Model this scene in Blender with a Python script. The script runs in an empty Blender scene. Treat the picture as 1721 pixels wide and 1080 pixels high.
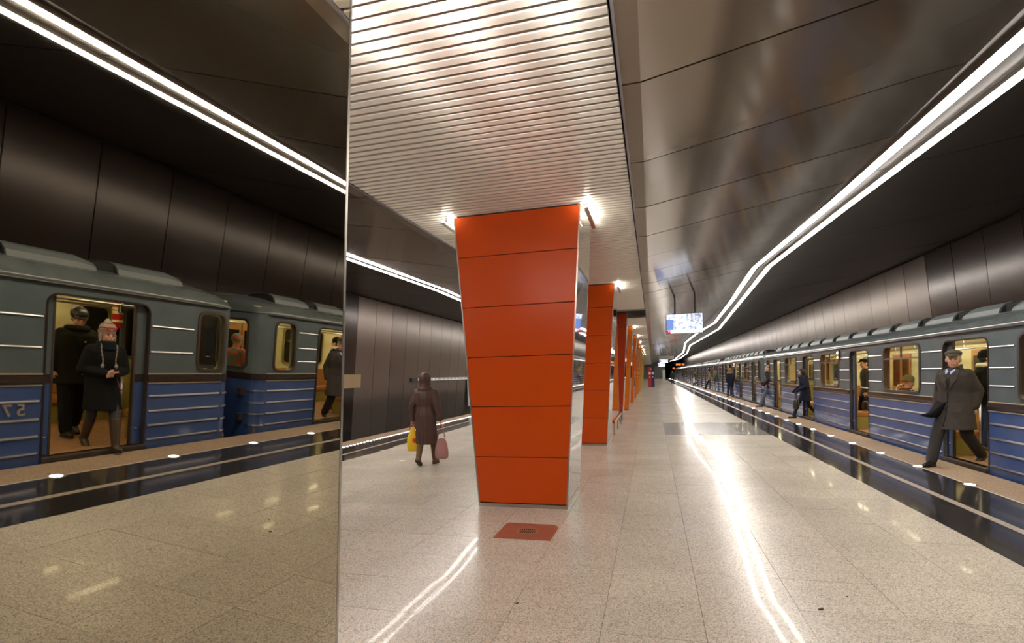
import bpy, math, random
from mathutils import Vector, Matrix
random.seed(7)
R = math.radians
sc = bpy.context.scene
COL = sc.collection

# ------------------------------------------------------------------ camera
cam_d = bpy.data.cameras.new('camera')
cam = bpy.data.objects.new('camera', cam_d); COL.objects.link(cam)
YAW, PITCH, ROLL = R(15.344), R(-1.237), R(1.477)
fwd = Vector((-math.sin(YAW)*math.cos(PITCH), math.cos(YAW)*math.cos(PITCH), math.sin(PITCH)))
rt = Vector((math.cos(YAW), math.sin(YAW), 0))
up = rt.cross(fwd)
r2 = rt*math.cos(ROLL)-up*math.sin(ROLL)
u2 = up*math.cos(ROLL)+rt*math.sin(ROLL)
M = Matrix.Identity(4)
for i in range(3):
    M[i][0], M[i][1], M[i][2] = r2[i], u2[i], -fwd[i]
M[2][3] = 1.6
cam.matrix_world = M
cam_d.sensor_fit = 'HORIZONTAL'; cam_d.sensor_width = 36.0
cam_d.lens = 900.0/1721*36
cam_d.shift_x = (860.5-850.1)/1721
cam_d.shift_y = (651.5-540.0)/1721
cam_d.clip_start = 0.05; cam_d.clip_end = 600
sc.camera = cam
# ------------------------------------------------------------------ world, exposure
w = bpy.data.worlds.new('station_air'); sc.world = w; w.use_nodes = True
w.node_tree.nodes['Background'].inputs[0].default_value = (0.9, 0.88, 1.0, 1)
w.node_tree.nodes['Background'].inputs[1].default_value = 0.02
sc.view_settings.view_transform = 'Standard'
sc.view_settings.look = 'None'
sc.view_settings.exposure = 0.0
sc.view_settings.gamma = 1.0
sc.view_settings.use_curve_mapping = False
STRIP_POWER = 38.0      # ceiling light strips
UPLIGHT_POWER = 70.0    # lamp bars beside the pillar heads
CAR_LAMP = 20.0          # lamps in the train
try:
    sc.cycles.use_denoising = True
    sc.cycles.max_bounces = 8
    sc.cycles.diffuse_bounces = 4
    sc.cycles.sample_clamp_indirect = 8.0
except Exception:
    pass

# ------------------------------------------------------------------ materials
MATS = {}
def mat(name, col, rough=0.5, metal=0.0, spec=0.5, noise=None, bump=0.0, bscale=200.0, emit=None, estr=0.0, rnd=0.0, coat=0.0, aniso=0.0):
    """principled material; noise=(scale, amount) mottles the colour; rnd varies it per object"""
    if name in MATS: return MATS[name]
    m = bpy.data.materials.new(name); m.use_nodes = True
    nt = m.node_tree; b = nt.nodes['Principled BSDF']
    b.inputs['Base Color'].default_value = (*col, 1)
    b.inputs['Roughness'].default_value = rough
    b.inputs['Metallic'].default_value = metal
    b.inputs['Specular IOR Level'].default_value = spec
    b.inputs['Coat Weight'].default_value = coat
    b.inputs['Coat Roughness'].default_value = 0.06
    if aniso:
        b.inputs['Anisotropic'].default_value = aniso
        tv = nt.nodes.new('ShaderNodeCombineXYZ'); tv.inputs[1].default_value = 1.0
        nt.links.new(tv.outputs[0], b.inputs['Tangent'])
    if emit:
        b.inputs['Emission Color'].default_value = (*emit, 1)
        b.inputs['Emission Strength'].default_value = estr
    tc = None
    src = None
    if noise or bump:
        tc = nt.nodes.new('ShaderNodeTexCoord')
    if noise:
        n = nt.nodes.new('ShaderNodeTexNoise'); n.inputs['Scale'].default_value = noise[0]; n.inputs['Detail'].default_value = 4
        nt.links.new(tc.outputs['Object'], n.inputs['Vector'])
        mr = nt.nodes.new('ShaderNodeMapRange'); mr.inputs[1].default_value = 0.25; mr.inputs[2].default_value = 0.75
        mr.inputs[3].default_value = 1-noise[1]; mr.inputs[4].default_value = 1+noise[1]
        nt.links.new(n.outputs['Fac'], mr.inputs[0]); src = mr.outputs[0]
    if rnd:
        oi = nt.nodes.new('ShaderNodeObjectInfo')
        mr2 = nt.nodes.new('ShaderNodeMapRange'); mr2.inputs[3].default_value = 1-rnd; mr2.inputs[4].default_value = 1+rnd
        nt.links.new(oi.outputs['Random'], mr2.inputs[0])
        if src:
            mu = nt.nodes.new('ShaderNodeMath'); mu.operation = 'MULTIPLY'
            nt.links.new(src, mu.inputs[0]); nt.links.new(mr2.outputs[0], mu.inputs[1]); src = mu.outputs[0]
        else: src = mr2.outputs[0]
    if src:
        vm = nt.nodes.new('ShaderNodeVectorMath'); vm.operation = 'SCALE'
        vm.inputs[0].default_value = col
        nt.links.new(src, vm.inputs['Scale']); nt.links.new(vm.outputs[0], b.inputs['Base Color'])
    if bump:
        n2 = nt.nodes.new('ShaderNodeTexNoise'); n2.inputs['Scale'].default_value = bscale; n2.inputs['Detail'].default_value = 3
        nt.links.new(tc.outputs['Object'], n2.inputs['Vector'])
        bp = nt.nodes.new('ShaderNodeBump'); bp.inputs['Strength'].default_value = bump; bp.inputs['Distance'].default_value = 0.01
        nt.links.new(n2.outputs['Fac'], bp.inputs['Height']); nt.links.new(bp.outputs[0], b.inputs['Normal'])
    MATS[name] = m; return m

def emis(name, col, strength):
    if name in MATS: return MATS[name]
    m = bpy.data.materials.new(name); m.use_nodes = True
    nt = m.node_tree; nt.nodes.clear()
    e = nt.nodes.new('ShaderNodeEmission'); e.inputs[0].default_value = (*col, 1); e.inputs[1].default_value = strength
    o = nt.nodes.new('ShaderNodeOutputMaterial'); nt.links.new(e.outputs[0], o.inputs[0])
    MATS[name] = m; return m

def granite(name, c1, c2, c3, scale, rough, rnd=0.06, stain=0.0, spec=0.5, bump=0.0):
    m = bpy.data.materials.new(name); m.use_nodes = True
    nt = m.node_tree; b = nt.nodes['Principled BSDF']
    b.inputs['Roughness'].default_value = rough; b.inputs['Specular IOR Level'].default_value = spec
    g = nt.nodes.new('ShaderNodeNewGeometry')
    v = nt.nodes.new('ShaderNodeTexVoronoi'); v.inputs['Scale'].default_value = scale
    nt.links.new(g.outputs['Position'], v.inputs['Vector'])
    sepc = nt.nodes.new('ShaderNodeSeparateColor'); nt.links.new(v.outputs['Color'], sepc.inputs[0])
    cr = nt.nodes.new('ShaderNodeValToRGB'); cr.color_ramp.interpolation = 'LINEAR'
    e = cr.color_ramp.elements; e[0].position = 0.0; e[0].color = (*c1, 1); e[1].position = 1.0; e[1].color = (*c3, 1)
    k = e.new(0.45); k.color = (*c2, 1)
    nt.links.new(sepc.outputs[0], cr.inputs[0])
    oi = nt.nodes.new('ShaderNodeObjectInfo')
    mr = nt.nodes.new('ShaderNodeMapRange'); mr.inputs[3].default_value = 1-rnd; mr.inputs[4].default_value = 1+rnd
    nt.links.new(oi.outputs['Random'], mr.inputs[0])
    n = nt.nodes.new('ShaderNodeTexNoise'); n.inputs['Scale'].default_value = 0.9; n.inputs['Detail'].default_value = 2
    nt.links.new(g.outputs['Position'], n.inputs['Vector'])
    mr3 = nt.nodes.new('ShaderNodeMapRange'); mr3.inputs[1].default_value = 0.2; mr3.inputs[2].default_value = 0.7
    mr3.inputs[3].default_value = 1-stain; mr3.inputs[4].default_value = 1.0
    nt.links.new(n.outputs['Fac'], mr3.inputs[0])
    mu = nt.nodes.new('ShaderNodeMath'); mu.operation = 'MULTIPLY'
    nt.links.new(mr.outputs[0], mu.inputs[0]); nt.links.new(mr3.outputs[0], mu.inputs[1])
    vm = nt.nodes.new('ShaderNodeVectorMath'); vm.operation = 'SCALE'
    nt.links.new(cr.outputs[0], vm.inputs[0]); nt.links.new(mu.outputs[0], vm.inputs['Scale'])
    nt.links.new(vm.outputs[0], b.inputs['Base Color'])
    # polish varies softly
    mr4 = nt.nodes.new('ShaderNodeMapRange'); mr4.inputs[1].default_value = 0.0; mr4.inputs[2].default_value = 1.0
    mr4.inputs[3].default_value = rough*0.8; mr4.inputs[4].default_value = rough*1.25
    nt.links.new(n.outputs['Fac'], mr4.inputs[0]); nt.links.new(mr4.outputs[0], b.inputs['Roughness'])
    if bump:
        n2 = nt.nodes.new('ShaderNodeTexNoise'); n2.inputs['Scale'].default_value = 3.0
        nt.links.new(g.outputs['Position'], n2.inputs['Vector'])
        bp = nt.nodes.new('ShaderNodeBump'); bp.inputs['Strength'].default_value = bump; bp.inputs['Distance'].default_value = 0.02
        nt.links.new(n2.outputs['Fac'], bp.inputs['Height']); nt.links.new(bp.outputs[0], b.inputs['Normal'])
    MATS[name] = m; return m

def glass(name, tint=(1, 1, 1), refl=0.12):
    m = bpy.data.materials.new(name); m.use_nodes = True
    nt = m.node_tree; nt.nodes.clear()
    t = nt.nodes.new('ShaderNodeBsdfTransparent'); t.inputs[0].default_value = (*tint, 1)
    gl = nt.nodes.new('ShaderNodeBsdfGlossy'); gl.inputs['Roughness'].default_value = 0.02
    lw = nt.nodes.new('ShaderNodeLayerWeight'); lw.inputs[0].default_value = 0.5
    pw = nt.nodes.new('ShaderNodeMath'); pw.operation = 'POWER'; pw.inputs[1].default_value = 4.0
    nt.links.new(lw.outputs['Facing'], pw.inputs[0])
    ma = nt.nodes.new('ShaderNodeMath'); ma.operation = 'MULTIPLY_ADD'; ma.inputs[1].default_value = 0.5; ma.inputs[2].default_value = 0.03
    nt.links.new(pw.outputs[0], ma.inputs[0])
    mx = nt.nodes.new('ShaderNodeMixShader'); o = nt.nodes.new('ShaderNodeOutputMaterial')
    nt.links.new(ma.outputs[0], mx.inputs[0]); nt.links.new(t.outputs[0], mx.inputs[1]); nt.links.new(gl.outputs[0], mx.inputs[2])
    nt.links.new(mx.outputs[0], o.inputs[0]); MATS[name] = m; return m

M_FLOOR = granite('pale_granite', (0.30, 0.25, 0.195), (0.56, 0.495, 0.41), (0.70, 0.64, 0.55), 150, 0.24, 0.05, 0.14, 0.17)
M_FLOOR.node_tree.nodes['Principled BSDF'].inputs['Coat Weight'].default_value = 0.10
M_FLOOR.node_tree.nodes['Principled BSDF'].inputs['Coat Roughness'].default_value = 0.035
M_FLOORD = granite('grey_granite', (0.11, 0.095, 0.08), (0.23, 0.205, 0.18), (0.36, 0.33, 0.30), 95, 0.22, 0.05, 0.1, 0.3)
M_FLOORD.node_tree.nodes['Principled BSDF'].inputs['Coat Weight'].default_value = 0.3
M_DARK = granite('black_granite', (0.012, 0.011, 0.011), (0.026, 0.024, 0.024), (0.06, 0.055, 0.05), 120, 0.09, 0.2, 0.1, 0.5)
M_TAN = granite('tan_rough_granite', (0.22, 0.145, 0.09), (0.34, 0.235, 0.15), (0.45, 0.33, 0.22), 110, 0.55, 0.05, 0.12, 0.3)
M_GUIDE = granite('guide_stripe_granite', (0.25, 0.20, 0.15), (0.36, 0.30, 0.24), (0.48, 0.41, 0.34), 110, 0.45, 0.04, 0.1, 0.4)
M_JOINT = mat('joint_mortar', (0.09, 0.075, 0.06), 0.9)
M_BLACK = mat('matt_black', (0.008, 0.008, 0.008), 0.9)
M_CONC = mat('dark_concrete', (0.035, 0.032, 0.03), 0.9, noise=(3, 0.3))
M_CEIL = mat('bronze_ceiling_panel', (0.23, 0.19, 0.15), 0.14, 0.55, 0.3, rnd=0.22)
M_CEILO = mat('dark_ceiling_panel', (0.08, 0.069, 0.060), 0.38, 0.6, rnd=0.08)
M_WALL = mat('brown_metal_wall_panel', (0.17, 0.135, 0.115), 0.28, 0.65, 0.5, rnd=0.16)
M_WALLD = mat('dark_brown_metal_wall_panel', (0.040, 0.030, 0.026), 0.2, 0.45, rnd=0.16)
M_SLAT = mat('brushed_aluminium', (0.90, 0.87, 0.82), 0.5, 0.7, aniso=1.0)
M_SLATBACK = mat('slat_backing', (0.10, 0.075, 0.06), 0.7)
M_MIRROR = mat('dark_mirror_steel', (0.55, 0.495, 0.395), 0.012, 1.0)
M_MIRROR2 = mat('polished_steel', (0.70, 0.68, 0.64), 0.03, 1.0)
M_STEEL = mat('brushed_steel', (0.55, 0.52, 0.48), 0.3, 1.0)
M_STRIP = emis('light_strip_glow', (1.0, 0.93, 0.86), STRIP_POWER)
M_UPL = emis('uplight_glow', (1.0, 0.90, 0.74), UPLIGHT_POWER)
M_LED = emis('edge_led_glow', (0.93, 0.95, 1.0), 22.0)
M_LAMP = emis('car_lamp_glow', (1.0, 0.91, 0.60), CAR_LAMP)
M_TEAL = mat('grey_teal_paint', (0.088, 0.115, 0.125), 0.22, 0.0, 0.5, noise=(2.5, 0.12), bump=0.02, bscale=5)
M_BLUE = mat('blue_paint', (0.042, 0.082, 0.225), 0.2, 0.0, 0.5, noise=(2.5, 0.12), bump=0.02, bscale=5)
M_ROOF = mat('roof_grey_paint', (0.085, 0.10, 0.10), 0.17, 0.0, 0.5, noise=(4, 0.2), bump=0.03, bscale=9)
M_BAND = mat('dark_brown_band', (0.028, 0.018, 0.016), 0.25, 0.0, 0.5)
M_RUBBER = mat('brown_rubber', (0.04, 0.026, 0.02), 0.5)
M_CHROME = mat('worn_aluminium_bead', (0.62, 0.62, 0.64), 0.28, 1.0)
M_GOLD = mat('cream_trim_line', (0.55, 0.45, 0.28), 0.4, 0.3)
M_CREAM = mat('cream_laminate', (0.68, 0.63, 0.36), 0.5, noise=(8, 0.04))
M_CREAM2 = mat('cream_ceiling', (0.72, 0.68, 0.44), 0.6)
M_OLIVE = mat('olive_yellow_laminate', (0.30, 0.25, 0.06), 0.5)
M_CARFLOOR = mat('worn_orange_floor', (0.30, 0.155, 0.075), 0.5, noise=(10, 0.3))
M_SEAT = mat('orange_brown_seat', (0.36, 0.15, 0.035), 0.5)
M_WOOD = mat('orange_wood_door', (0.42, 0.19, 0.05), 0.4, noise=(5, 0.15))
M_GLASS = glass('window_glass', (0.94, 0.95, 0.92), 0.12)
M_DKGLASS = mat('dark_window_glass', (0.018, 0.016, 0.010), 0.08)
M_SILL = mat('worn_iron_sill', (0.055, 0.042, 0.032), 0.6, 0.3, noise=(16, 0.5))

# ------------------------------------------------------------------ helpers
class MB:
    def __init__(s): s.v = []; s.f = []
    def box(s, x0, x1, y0, y1, z0, z1):
        return s.hexa([(x0,y0,z0),(x1,y0,z0),(x1,y1,z0),(x0,y1,z0),(x0,y0,z1),(x1,y0,z1),(x1,y1,z1),(x0,y1,z1)])
    def hexa(s, p):
        n = len(s.v); s.v += [tuple(q) for q in p]
        s.f += [tuple(n+i for i in q) for q in ((3,2,1,0),(4,5,6,7),(0,1,5,4),(1,2,6,5),(2,3,7,6),(3,0,4,7))]
        return s
    def prism(s, poly, a, b, axis='y'):
        """poly of 2-D points swept along an axis from a to b; axis y: poly is (x,z); x: (y,z); z: (x,y)"""
        def P(p, t):
            return {'y': (p[0], t, p[1]), 'x': (t, p[0], p[1]), 'z': (p[0], p[1], t)}[axis]
        n = len(s.v); k = len(poly)
        s.v += [P(p, a) for p in poly] + [P(p, b) for p in poly]
        s.f += [tuple(range(n+k-1, n-1, -1)), tuple(range(n+k, n+2*k))]
        s.f += [(n+i, n+(i+1) % k, n+k+(i+1) % k, n+k+i) for i in range(k)]
        return s
    def rings(s, rings, caps=True, closed=True):
        n = len(s.v); k = len(rings[0])
        for r in rings: s.v += [tuple(p) for p in r]
        for j in range(len(rings)-1):
            for i in range(k if closed else k-1):
                a = n+j*k+i; b = n+j*k+(i+1) % k
                s.f.append((a, b, b+k, a+k))
        if caps:
            s.f.append(tuple(range(n+k-1, n-1, -1))); m = n+(len(rings)-1)*k; s.f.append(tuple(range(m, m+k)))
        return s
    def tube(s, p0, p1, r0, r1=None, n=12, dome=False):
        r1 = r0 if r1 is None else r1
        p0, p1 = Vector(p0), Vector(p1); d = (p1-p0)
        if d.length < 1e-6: d = Vector((0, 0, 1e-3))
        d.normalize(); a = d.orthogonal().normalized(); b = d.cross(a)
        def ring(c, r): return [c+(a*math.cos(2*math.pi*i/n)+b*math.sin(2*math.pi*i/n))*r for i in range(n)]
        rs = []
        if dome:
            for t in (80, 55, 28): rs.append(ring(p0-d*r0*math.sin(R(t)), r0*math.cos(R(t))))
        rs += [ring(p0, r0), ring(p1, r1)]
        if dome:
            for t in (28, 55, 80): rs.append(ring(p1+d*r1*math.sin(R(t)), r1*math.cos(R(t))))
        return s.rings(rs)
    def ell(s, c, r, rot=None, n=14, m=9):
        c = Vector(c); rs = []
        for j in range(m):
            t = math.pi*(j+0.5)/m
            rr = []
            for i in range(n):
                a = 2*math.pi*i/n
                v = Vector((r[0]*math.sin(t)*math.cos(a), r[1]*math.sin(t)*math.sin(a), -r[2]*math.cos(t)))
                if rot: v = rot @ v
                rr.append(c+v)
            rs.append(rr)
        return s.rings(rs)
    def xform(s, mtx):
        s.v = [tuple(mtx @ Vector(p)) for p in s.v]; return s
    def mesh(s, name):
        me = bpy.data.meshes.new(name); me.from_pydata([tuple(p) for p in s.v], [], s.f); me.update(); return me
    def build(s, name, m, parent=None, smooth=False, bevel=0.0, kind=None):
        return link(name, s.mesh(name), m, parent, smooth, bevel, kind)

def link(name, me, m, parent=None, smooth=False, bevel=0.0, kind=None):
    if m is not None and len(me.materials) == 0: me.materials.append(m)
    o = bpy.data.objects.new(name, me); COL.objects.link(o)
    if parent: o.parent = parent
    if smooth:
        for p in me.polygons: p.use_smooth = True
    if bevel:
        b = o.modifiers.new('bevel', 'BEVEL'); b.width = bevel; b.segments = 2; b.limit_method = 'ANGLE'
    if kind: o['kind'] = kind
    return o
def inst(name, me, parent, loc=(0, 0, 0), rot=(0, 0, 0), mtl=None):
    o = bpy.data.objects.new(name, me); COL.objects.link(o); o.parent = parent; o.location = loc; o.rotation_euler = rot
    if mtl is not None:
        o.material_slots[0].link = 'OBJECT'; o.material_slots[0].material = mtl
    return o
def tag(o, label, cat, group=None):
    o['label'] = label; o['category'] = cat
    if group: o['group'] = group
    return o
def empty(name, loc=(0, 0, 0), rz=0.0):
    o = bpy.data.objects.new(name, None); COL.objects.link(o); o.location = loc; o.rotation_euler = (0, 0, rz); o.empty_display_size = 0.1
    return o
def copy_tree(o, parent=None):
    c = o.copy(); COL.objects.link(c)
    if parent: c.parent = parent
    for ch in list(o.children): copy_tree(ch, c)
    return c

BENCH = bpy.data.scenes.new('workbench')       # an empty side scene for evaluating one shape at a time
def baked(tmp):
    BENCH.collection.objects.link(tmp)
    vl = BENCH.view_layers[0]; vl.update(); dg = vl.depsgraph
    me = bpy.data.meshes.new_from_object(tmp.evaluated_get(dg)); bpy.data.objects.remove(tmp)
    return me
def rrect(y0, y1, z0, z1, r, n=5):
    pts = []
    for cy, cz, a0 in ((y1-r, z1-r, 0), (y0+r, z1-r, 90), (y0+r, z0+r, 180), (y1-r, z0+r, 270)):
        for i in range(n+1):
            a = R(a0+90*i/n); pts.append((cy+r*math.cos(a), cz+r*math.sin(a)))
    return pts
def rtop(y0, y1, z0, z1, r, n=5):
    """rectangle rounded at the top only"""
    pts = [(y0, z0), (y1, z0)]
    for cy, a0 in ((y1-r, 0), (y0+r, 90)):
        for i in range(n+1):
            a = R(a0+90*i/n); pts.append((cy+r*math.cos(a), z1-r+r*math.sin(a)))
    return pts
def plate_mesh(name, polys, t, fr):
    """flat plate with holes: first poly is the outline; fr maps (u, v, w) to the world"""
    cu = bpy.data.curves.new(name, 'CURVE'); cu.dimensions = '2D'; cu.fill_mode = 'BOTH'; cu.extrude = t/2
    for poly in polys:
        sp = cu.splines.new('POLY'); sp.points.add(len(poly)-1); sp.use_cyclic_u = True
        for i, p in enumerate(poly): sp.points[i].co = (p[0], p[1], 0, 1)
    tmp = bpy.data.objects.new(name, cu)
    me = baked(tmp); bpy.data.curves.remove(cu)
    me.materials.clear()
    for v in me.vertices: v.co = fr(*v.co)
    me.update(); return me
def plate_x(name, polys, x, t, m, parent, kind=None):
    """plate in the plane X = x, outline given as (y, z)"""
    me = plate_mesh(name, polys, t, lambda u, v, w_: (x+w_, u, v)); me.flip_normals if False else None
    return link(name, me, m, parent, kind=kind)
def plate_y(name, polys, y, t, m, parent):
    me = plate_mesh(name, polys, t, lambda u, v, w_: (u, y+w_, v))
    return link(name, me, m, parent)
def text_mesh(body, size, depth, bold=0.0):
    cu = bpy.data.curves.new('lettering', 'FONT'); cu.body = body; cu.size = size; cu.extrude = depth; cu.offset = bold
    cu.align_x = 'CENTER'; cu.align_y = 'CENTER'
    me = baked(bpy.data.objects.new('lettering', cu))
    me.materials.clear(); return me

CX = -1.557                                   # centre line of the platform
def mirx(x): return 2*CX-x
XD, XW, XL, XE, XT = 2.785, 3.356, 4.04, 4.664, 4.744
MOD = 1.44
Y0, Y1 = -9.0, 141.0
# ------------------------------------------------------------------ floor
TX, TY = 0.625, 0.576
floor = MB().box(mirx(XD), XD, Y0, Y1, -0.12, -0.012).build('floor', M_JOINT); floor['kind'] = 'structure'
tile_me = MB().box(0.0015, TX-0.0015, 0.0015, TY-0.0015, -0.012, 0.0).mesh('floor_tile'); tile_me.materials.append(M_FLOOR)
def tile_mat(x, y):
    if 13.75 < y < 17.3 and x > 0.0: return M_FLOORD
    return None
tiles = []
for i in range(-15, 15):
    x = -1.59+TX*i
    if x > XD-0.3 or x < mirx(XD)-0.4: continue
    for j in range(-16, 240):
        y = 3.895+TY*j
        tiles.append((x, y))
def tile_rank(t):
    x, y = t; a = math.atan2(x+0.3, y+0.3)
    d = math.hypot(x, y)
    return d+(0 if (-1.0 < a < 0.75 and y > 0.4) else 100)
tiles.sort(key=tile_rank)
far_mb = {None: MB(), M_FLOORD: MB()}
for n, (x, y) in enumerate(tiles):
    if n < 298:
        inst('floor_tile', tile_me, floor, (x, y, 0), (R(random.gauss(0, 0.07)), R(random.gauss(0, 0.07)), 0), tile_mat(x, y))
    else:
        dz = random.uniform(-0.0006, 0.0004)
        far_mb[tile_mat(x, y)].box(max(x, mirx(XD))+0.0015, min(x+TX, XD)-0.0015, y+0.0015, y+TY-0.0015, -0.012, dz)
far_mb[None].build('floor_tiles', M_FLOOR, floor, kind='stuff')
far_mb[M_FLOORD].build('grey_floor_tiles', M_FLOORD, floor, kind='stuff')
for side in (1, -1):
    sx = (lambda x: x) if side > 0 else mirx
    def sbox(mb, a, b, *r):
        a, b = sorted((sx(a), sx(b))); return mb.box(a, b, *r)
    sbox(MB(), XD, XE-0.005, Y0, Y1, -0.12, -0.012).build('edge_bed', M_JOINT, floor)
    for rows, (a, b), mt, nm in (((0, 75), (XD, XW-0.045), M_DARK, 'dark_slab'), ((0, 75), (XW+0.045, XL-0.012), M_DARK, 'dark_slab'), ((0, 50), (XL+0.012, XE), M_TAN, 'edge_slab')):
        L = 1.2 if mt is M_DARK else 1.8
        lo, hi = sorted((sx(a), sx(b)))
        me = MB().box(lo, hi, 0.0015, L-0.0015, -0.06 if mt is M_DARK else -0.12, 0.0).mesh(nm); me.materials.append(mt)
        k = 0; y = -1.0
        while k < rows[1] and y < Y1-L:
            inst(nm, me, floor, (0, y, 0), (R(random.gauss(0, 0.02)) if mt is M_DARK else 0, 0, 0)); y += L; k += 1
        if y < Y1:
            rest = MB(); sbox(rest, a, b, y, Y1, -0.06, 0); rest.build(nm+'s', mt, floor, kind='stuff')
        rest = MB(); sbox(rest, a, b, Y0, -1.0, -0.06, 0); rest.build(nm+'s', mt, floor, kind='stuff')
    sbox(MB(), XW-0.044, XW+0.044, Y0, Y1, -0.06, 0.002).build('guide_stripe', M_GUIDE, floor)
    sbox(MB(), XL-0.011, XL+0.011, Y0, Y1, -0.06, 0.0025).build('edge_line', mat('white_edge_line', (0.6, 0.57, 0.52), 0.4), floor)
    sbox(MB(), XE-0.12, XE-0.01, Y0, Y1, -1.12, -0.12).build('platform_face', M_CONC, floor)
    sbox(MB(), XE-0.12, 8.75, Y0, 175, -1.25, -1.1).build('track_bed', M_CONC, floor)
    for rx in (5.33, 6.85):
        sbox(MB(), rx-0.035, rx+0.035, Y0, 170, -1.1, -0.95).build('rail', M_STEEL, floor)

# ------------------------------------------------------------------ walls
def wallx(z): return 7.82+0.1*(4.9-z)
for side, nm in ((1, 'wall_right'), (-1, 'wall_left')):
    sx = (lambda x: x) if side > 0 else mirx
    z0, z1 = -1.2, 4.95
    wl = MB().hexa([(sx(wallx(z0)+0.03), Y0, z0), (sx(wallx(z0)+0.3), Y0, z0), (sx(wallx(z0)+0.3), 175, z0), (sx(wallx(z0)+0.03), 175, z0),
                    (sx(wallx(z1)+0.03), Y0, z1), (sx(wallx(z1)+0.6), Y0, z1), (sx(wallx(z1)+0.6), 175, z1), (sx(wallx(z1)+0.03), 175, z1)]).build(nm, M_BLACK)
    wl['kind'] = 'structure'
    za, zb = -0.95, 4.86
    hw = MOD/2-0.012; ox = sx(8.1)
    me = MB().hexa([(sx(wallx(za))-ox, -hw, za), (sx(wallx(za)+0.028)-ox, -hw, za), (sx(wallx(za)+0.028)-ox, hw, za), (sx(wallx(za))-ox, hw, za),
                    (sx(wallx(zb))-ox, -hw, zb), (sx(wallx(zb)+0.028)-ox, -hw, zb), (sx(wallx(zb)+0.028)-ox, hw, zb), (sx(wallx(zb))-ox, hw, zb)]).mesh('wall_panel')
    me.materials.append(M_WALL)
    k0 = -19
    for k in range(k0, 92):
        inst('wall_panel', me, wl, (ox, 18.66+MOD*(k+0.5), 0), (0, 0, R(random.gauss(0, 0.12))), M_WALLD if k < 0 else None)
we = MB().box(mirx(XE), XE-1.6, Y1, Y1+0.3, -0.1, 4.9).build('wall_end', mat('grey_green_end_wall', (0.10, 0.105, 0.095), 0.35)); we['kind'] = 'structure'
for k in range(6):
    MB().box(mirx(XE)+k*1.75+0.02, mirx(XE)+(k+1)*1.75-0.02, Y1-0.03, Y1-0.001, 0.0, 3.0).build('wall_panel', mat('grey_green_panel', (0.12, 0.125, 0.115), 0.3, rnd=0.1), we)
for a in (2.45, 2.85):
    MB().box(a, a+0.22, Y1-1.2, Y1-1.0, 0, 2.2).build('white_post', mat('white_post_paint', (0.75, 0.74, 0.7), 0.4), we)
wb = MB().box(mirx(9.2), 9.2, 175, 175.3, -1.3, 5.2).build('wall_tunnel', M_BLACK); wb['kind'] = 'structure'
wb2 = MB().box(mirx(9.2), 9.2, Y0-0.3, Y0, -1.3, 5.2).build('wall_back', M_CONC); wb2['kind'] = 'structure'

# ------------------------------------------------------------------ ceiling
ZC = 3.6
def zin(x): return ZC if x <= -0.04 else ZC+0.184*(x+0.04)
def zout(x): return 4.13+0.148*(x-2.55)
SY = 3.862                                     # a panel joint
SP = 1.44/15                                   # slat pitch
ceil = MB().box(mirx(9.0), 9.0, Y0, 175, 5.15, 5.35).build('ceiling', M_BLACK); ceil['kind'] = 'structure'
for side in (1, -1):
    sx = (lambda x: x) if side > 0 else mirx
    def poly(pts): return [(sx(a), b) for a, b in pts]
    prof0 = poly([(-0.165, ZC+0.0), (-0.04, ZC), (2.55, zin(2.55)), (2.55, zin(2.55)+0.07), (2.5, zin(2.5)+0.012), (-0.04, ZC+0.014), (-0.165, ZC+0.014)])
    prof = [(a, b-ZC) for a, b in prof0]
    me = MB().prism(prof, 0.011-MOD/2, MOD/2-0.011).mesh('ceiling_panel'); me.materials.append(M_CEIL)
    for k in range(-8, 95):
        inst('ceiling_panel', me, ceil, (0, SY+MOD*(k+0.5), ZC), (R(random.gauss(0, 0.16)), 0, R(0)))
    bk = poly([(-0.3, ZC+0.03), (2.55, zin(2.55)+0.09), (8.3, zout(8.3)+0.05), (8.3, zout(8.3)+0.09), (2.55, zin(2.55)+0.13), (-0.3, ZC+0.07)])
    MB().prism(bk, Y0, 175).build('ceiling_backing', M_BLACK, ceil)
    prof = poly([(2.56, zout(2.56)), (7.86, zout(7.86)), (7.86, zout(7.86)+0.02), (2.56, zout(2.56)+0.02)])
    L = MOD*3
    me = MB().prism(prof, 0.012, L-0.012).mesh('outer_panel'); me.materials.append(M_CEILO)
    for k in range(-4, 38):
        inst('outer_panel', me, ceil, (0, SY+L*k, 0), (0, 0, 0))
    # edge trim of the slat field
    a, b = sorted((sx(-0.185), sx(-0.165)))
    MB().box(a, b, Y0, Y1, ZC-0.004, ZC+0.10).build('edge_trim', mat('grey_edge_trim', (0.30, 0.30, 0.36), 0.4, 0.5), ceil)
# slats across the middle
xa, xb = mirx(-0.2), -0.2
sl = MB()
sl.prism([(0.0, 0.055), (0.0, 0.0), (0.004, -0.003), (0.060, -0.003), (0.064, 0.0), (0.064, 0.055)], xa, xb, 'x')
slat_me = sl.mesh('slat'); slat_me.materials.append(M_SLAT)
MB().box(xa, xb, Y0, 17.35, ZC+0.09, ZC+0.12).build('slat_backing', M_SLATBACK, ceil)
MB().box(xa, xb, 19.85, Y1, ZC+0.09, ZC+0.12).build('slat_backing', M_SLATBACK, ceil)
MB().box(xa, xb, 17.45, 19.75, ZC+0.16, ZC+0.4).build('dark_recess', M_BLACK, ceil)
MB().box(xa, xb, 17.36, 17.44, ZC-0.03, ZC+0.4).build('recess_lip', M_STEEL, ceil)
MB().box(xa, xb, 19.76, 19.84, ZC-0.03, ZC+0.4).build('recess_lip', M_STEEL, ceil)
rest = MB(); ns = 0
y = 1.0
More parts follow.
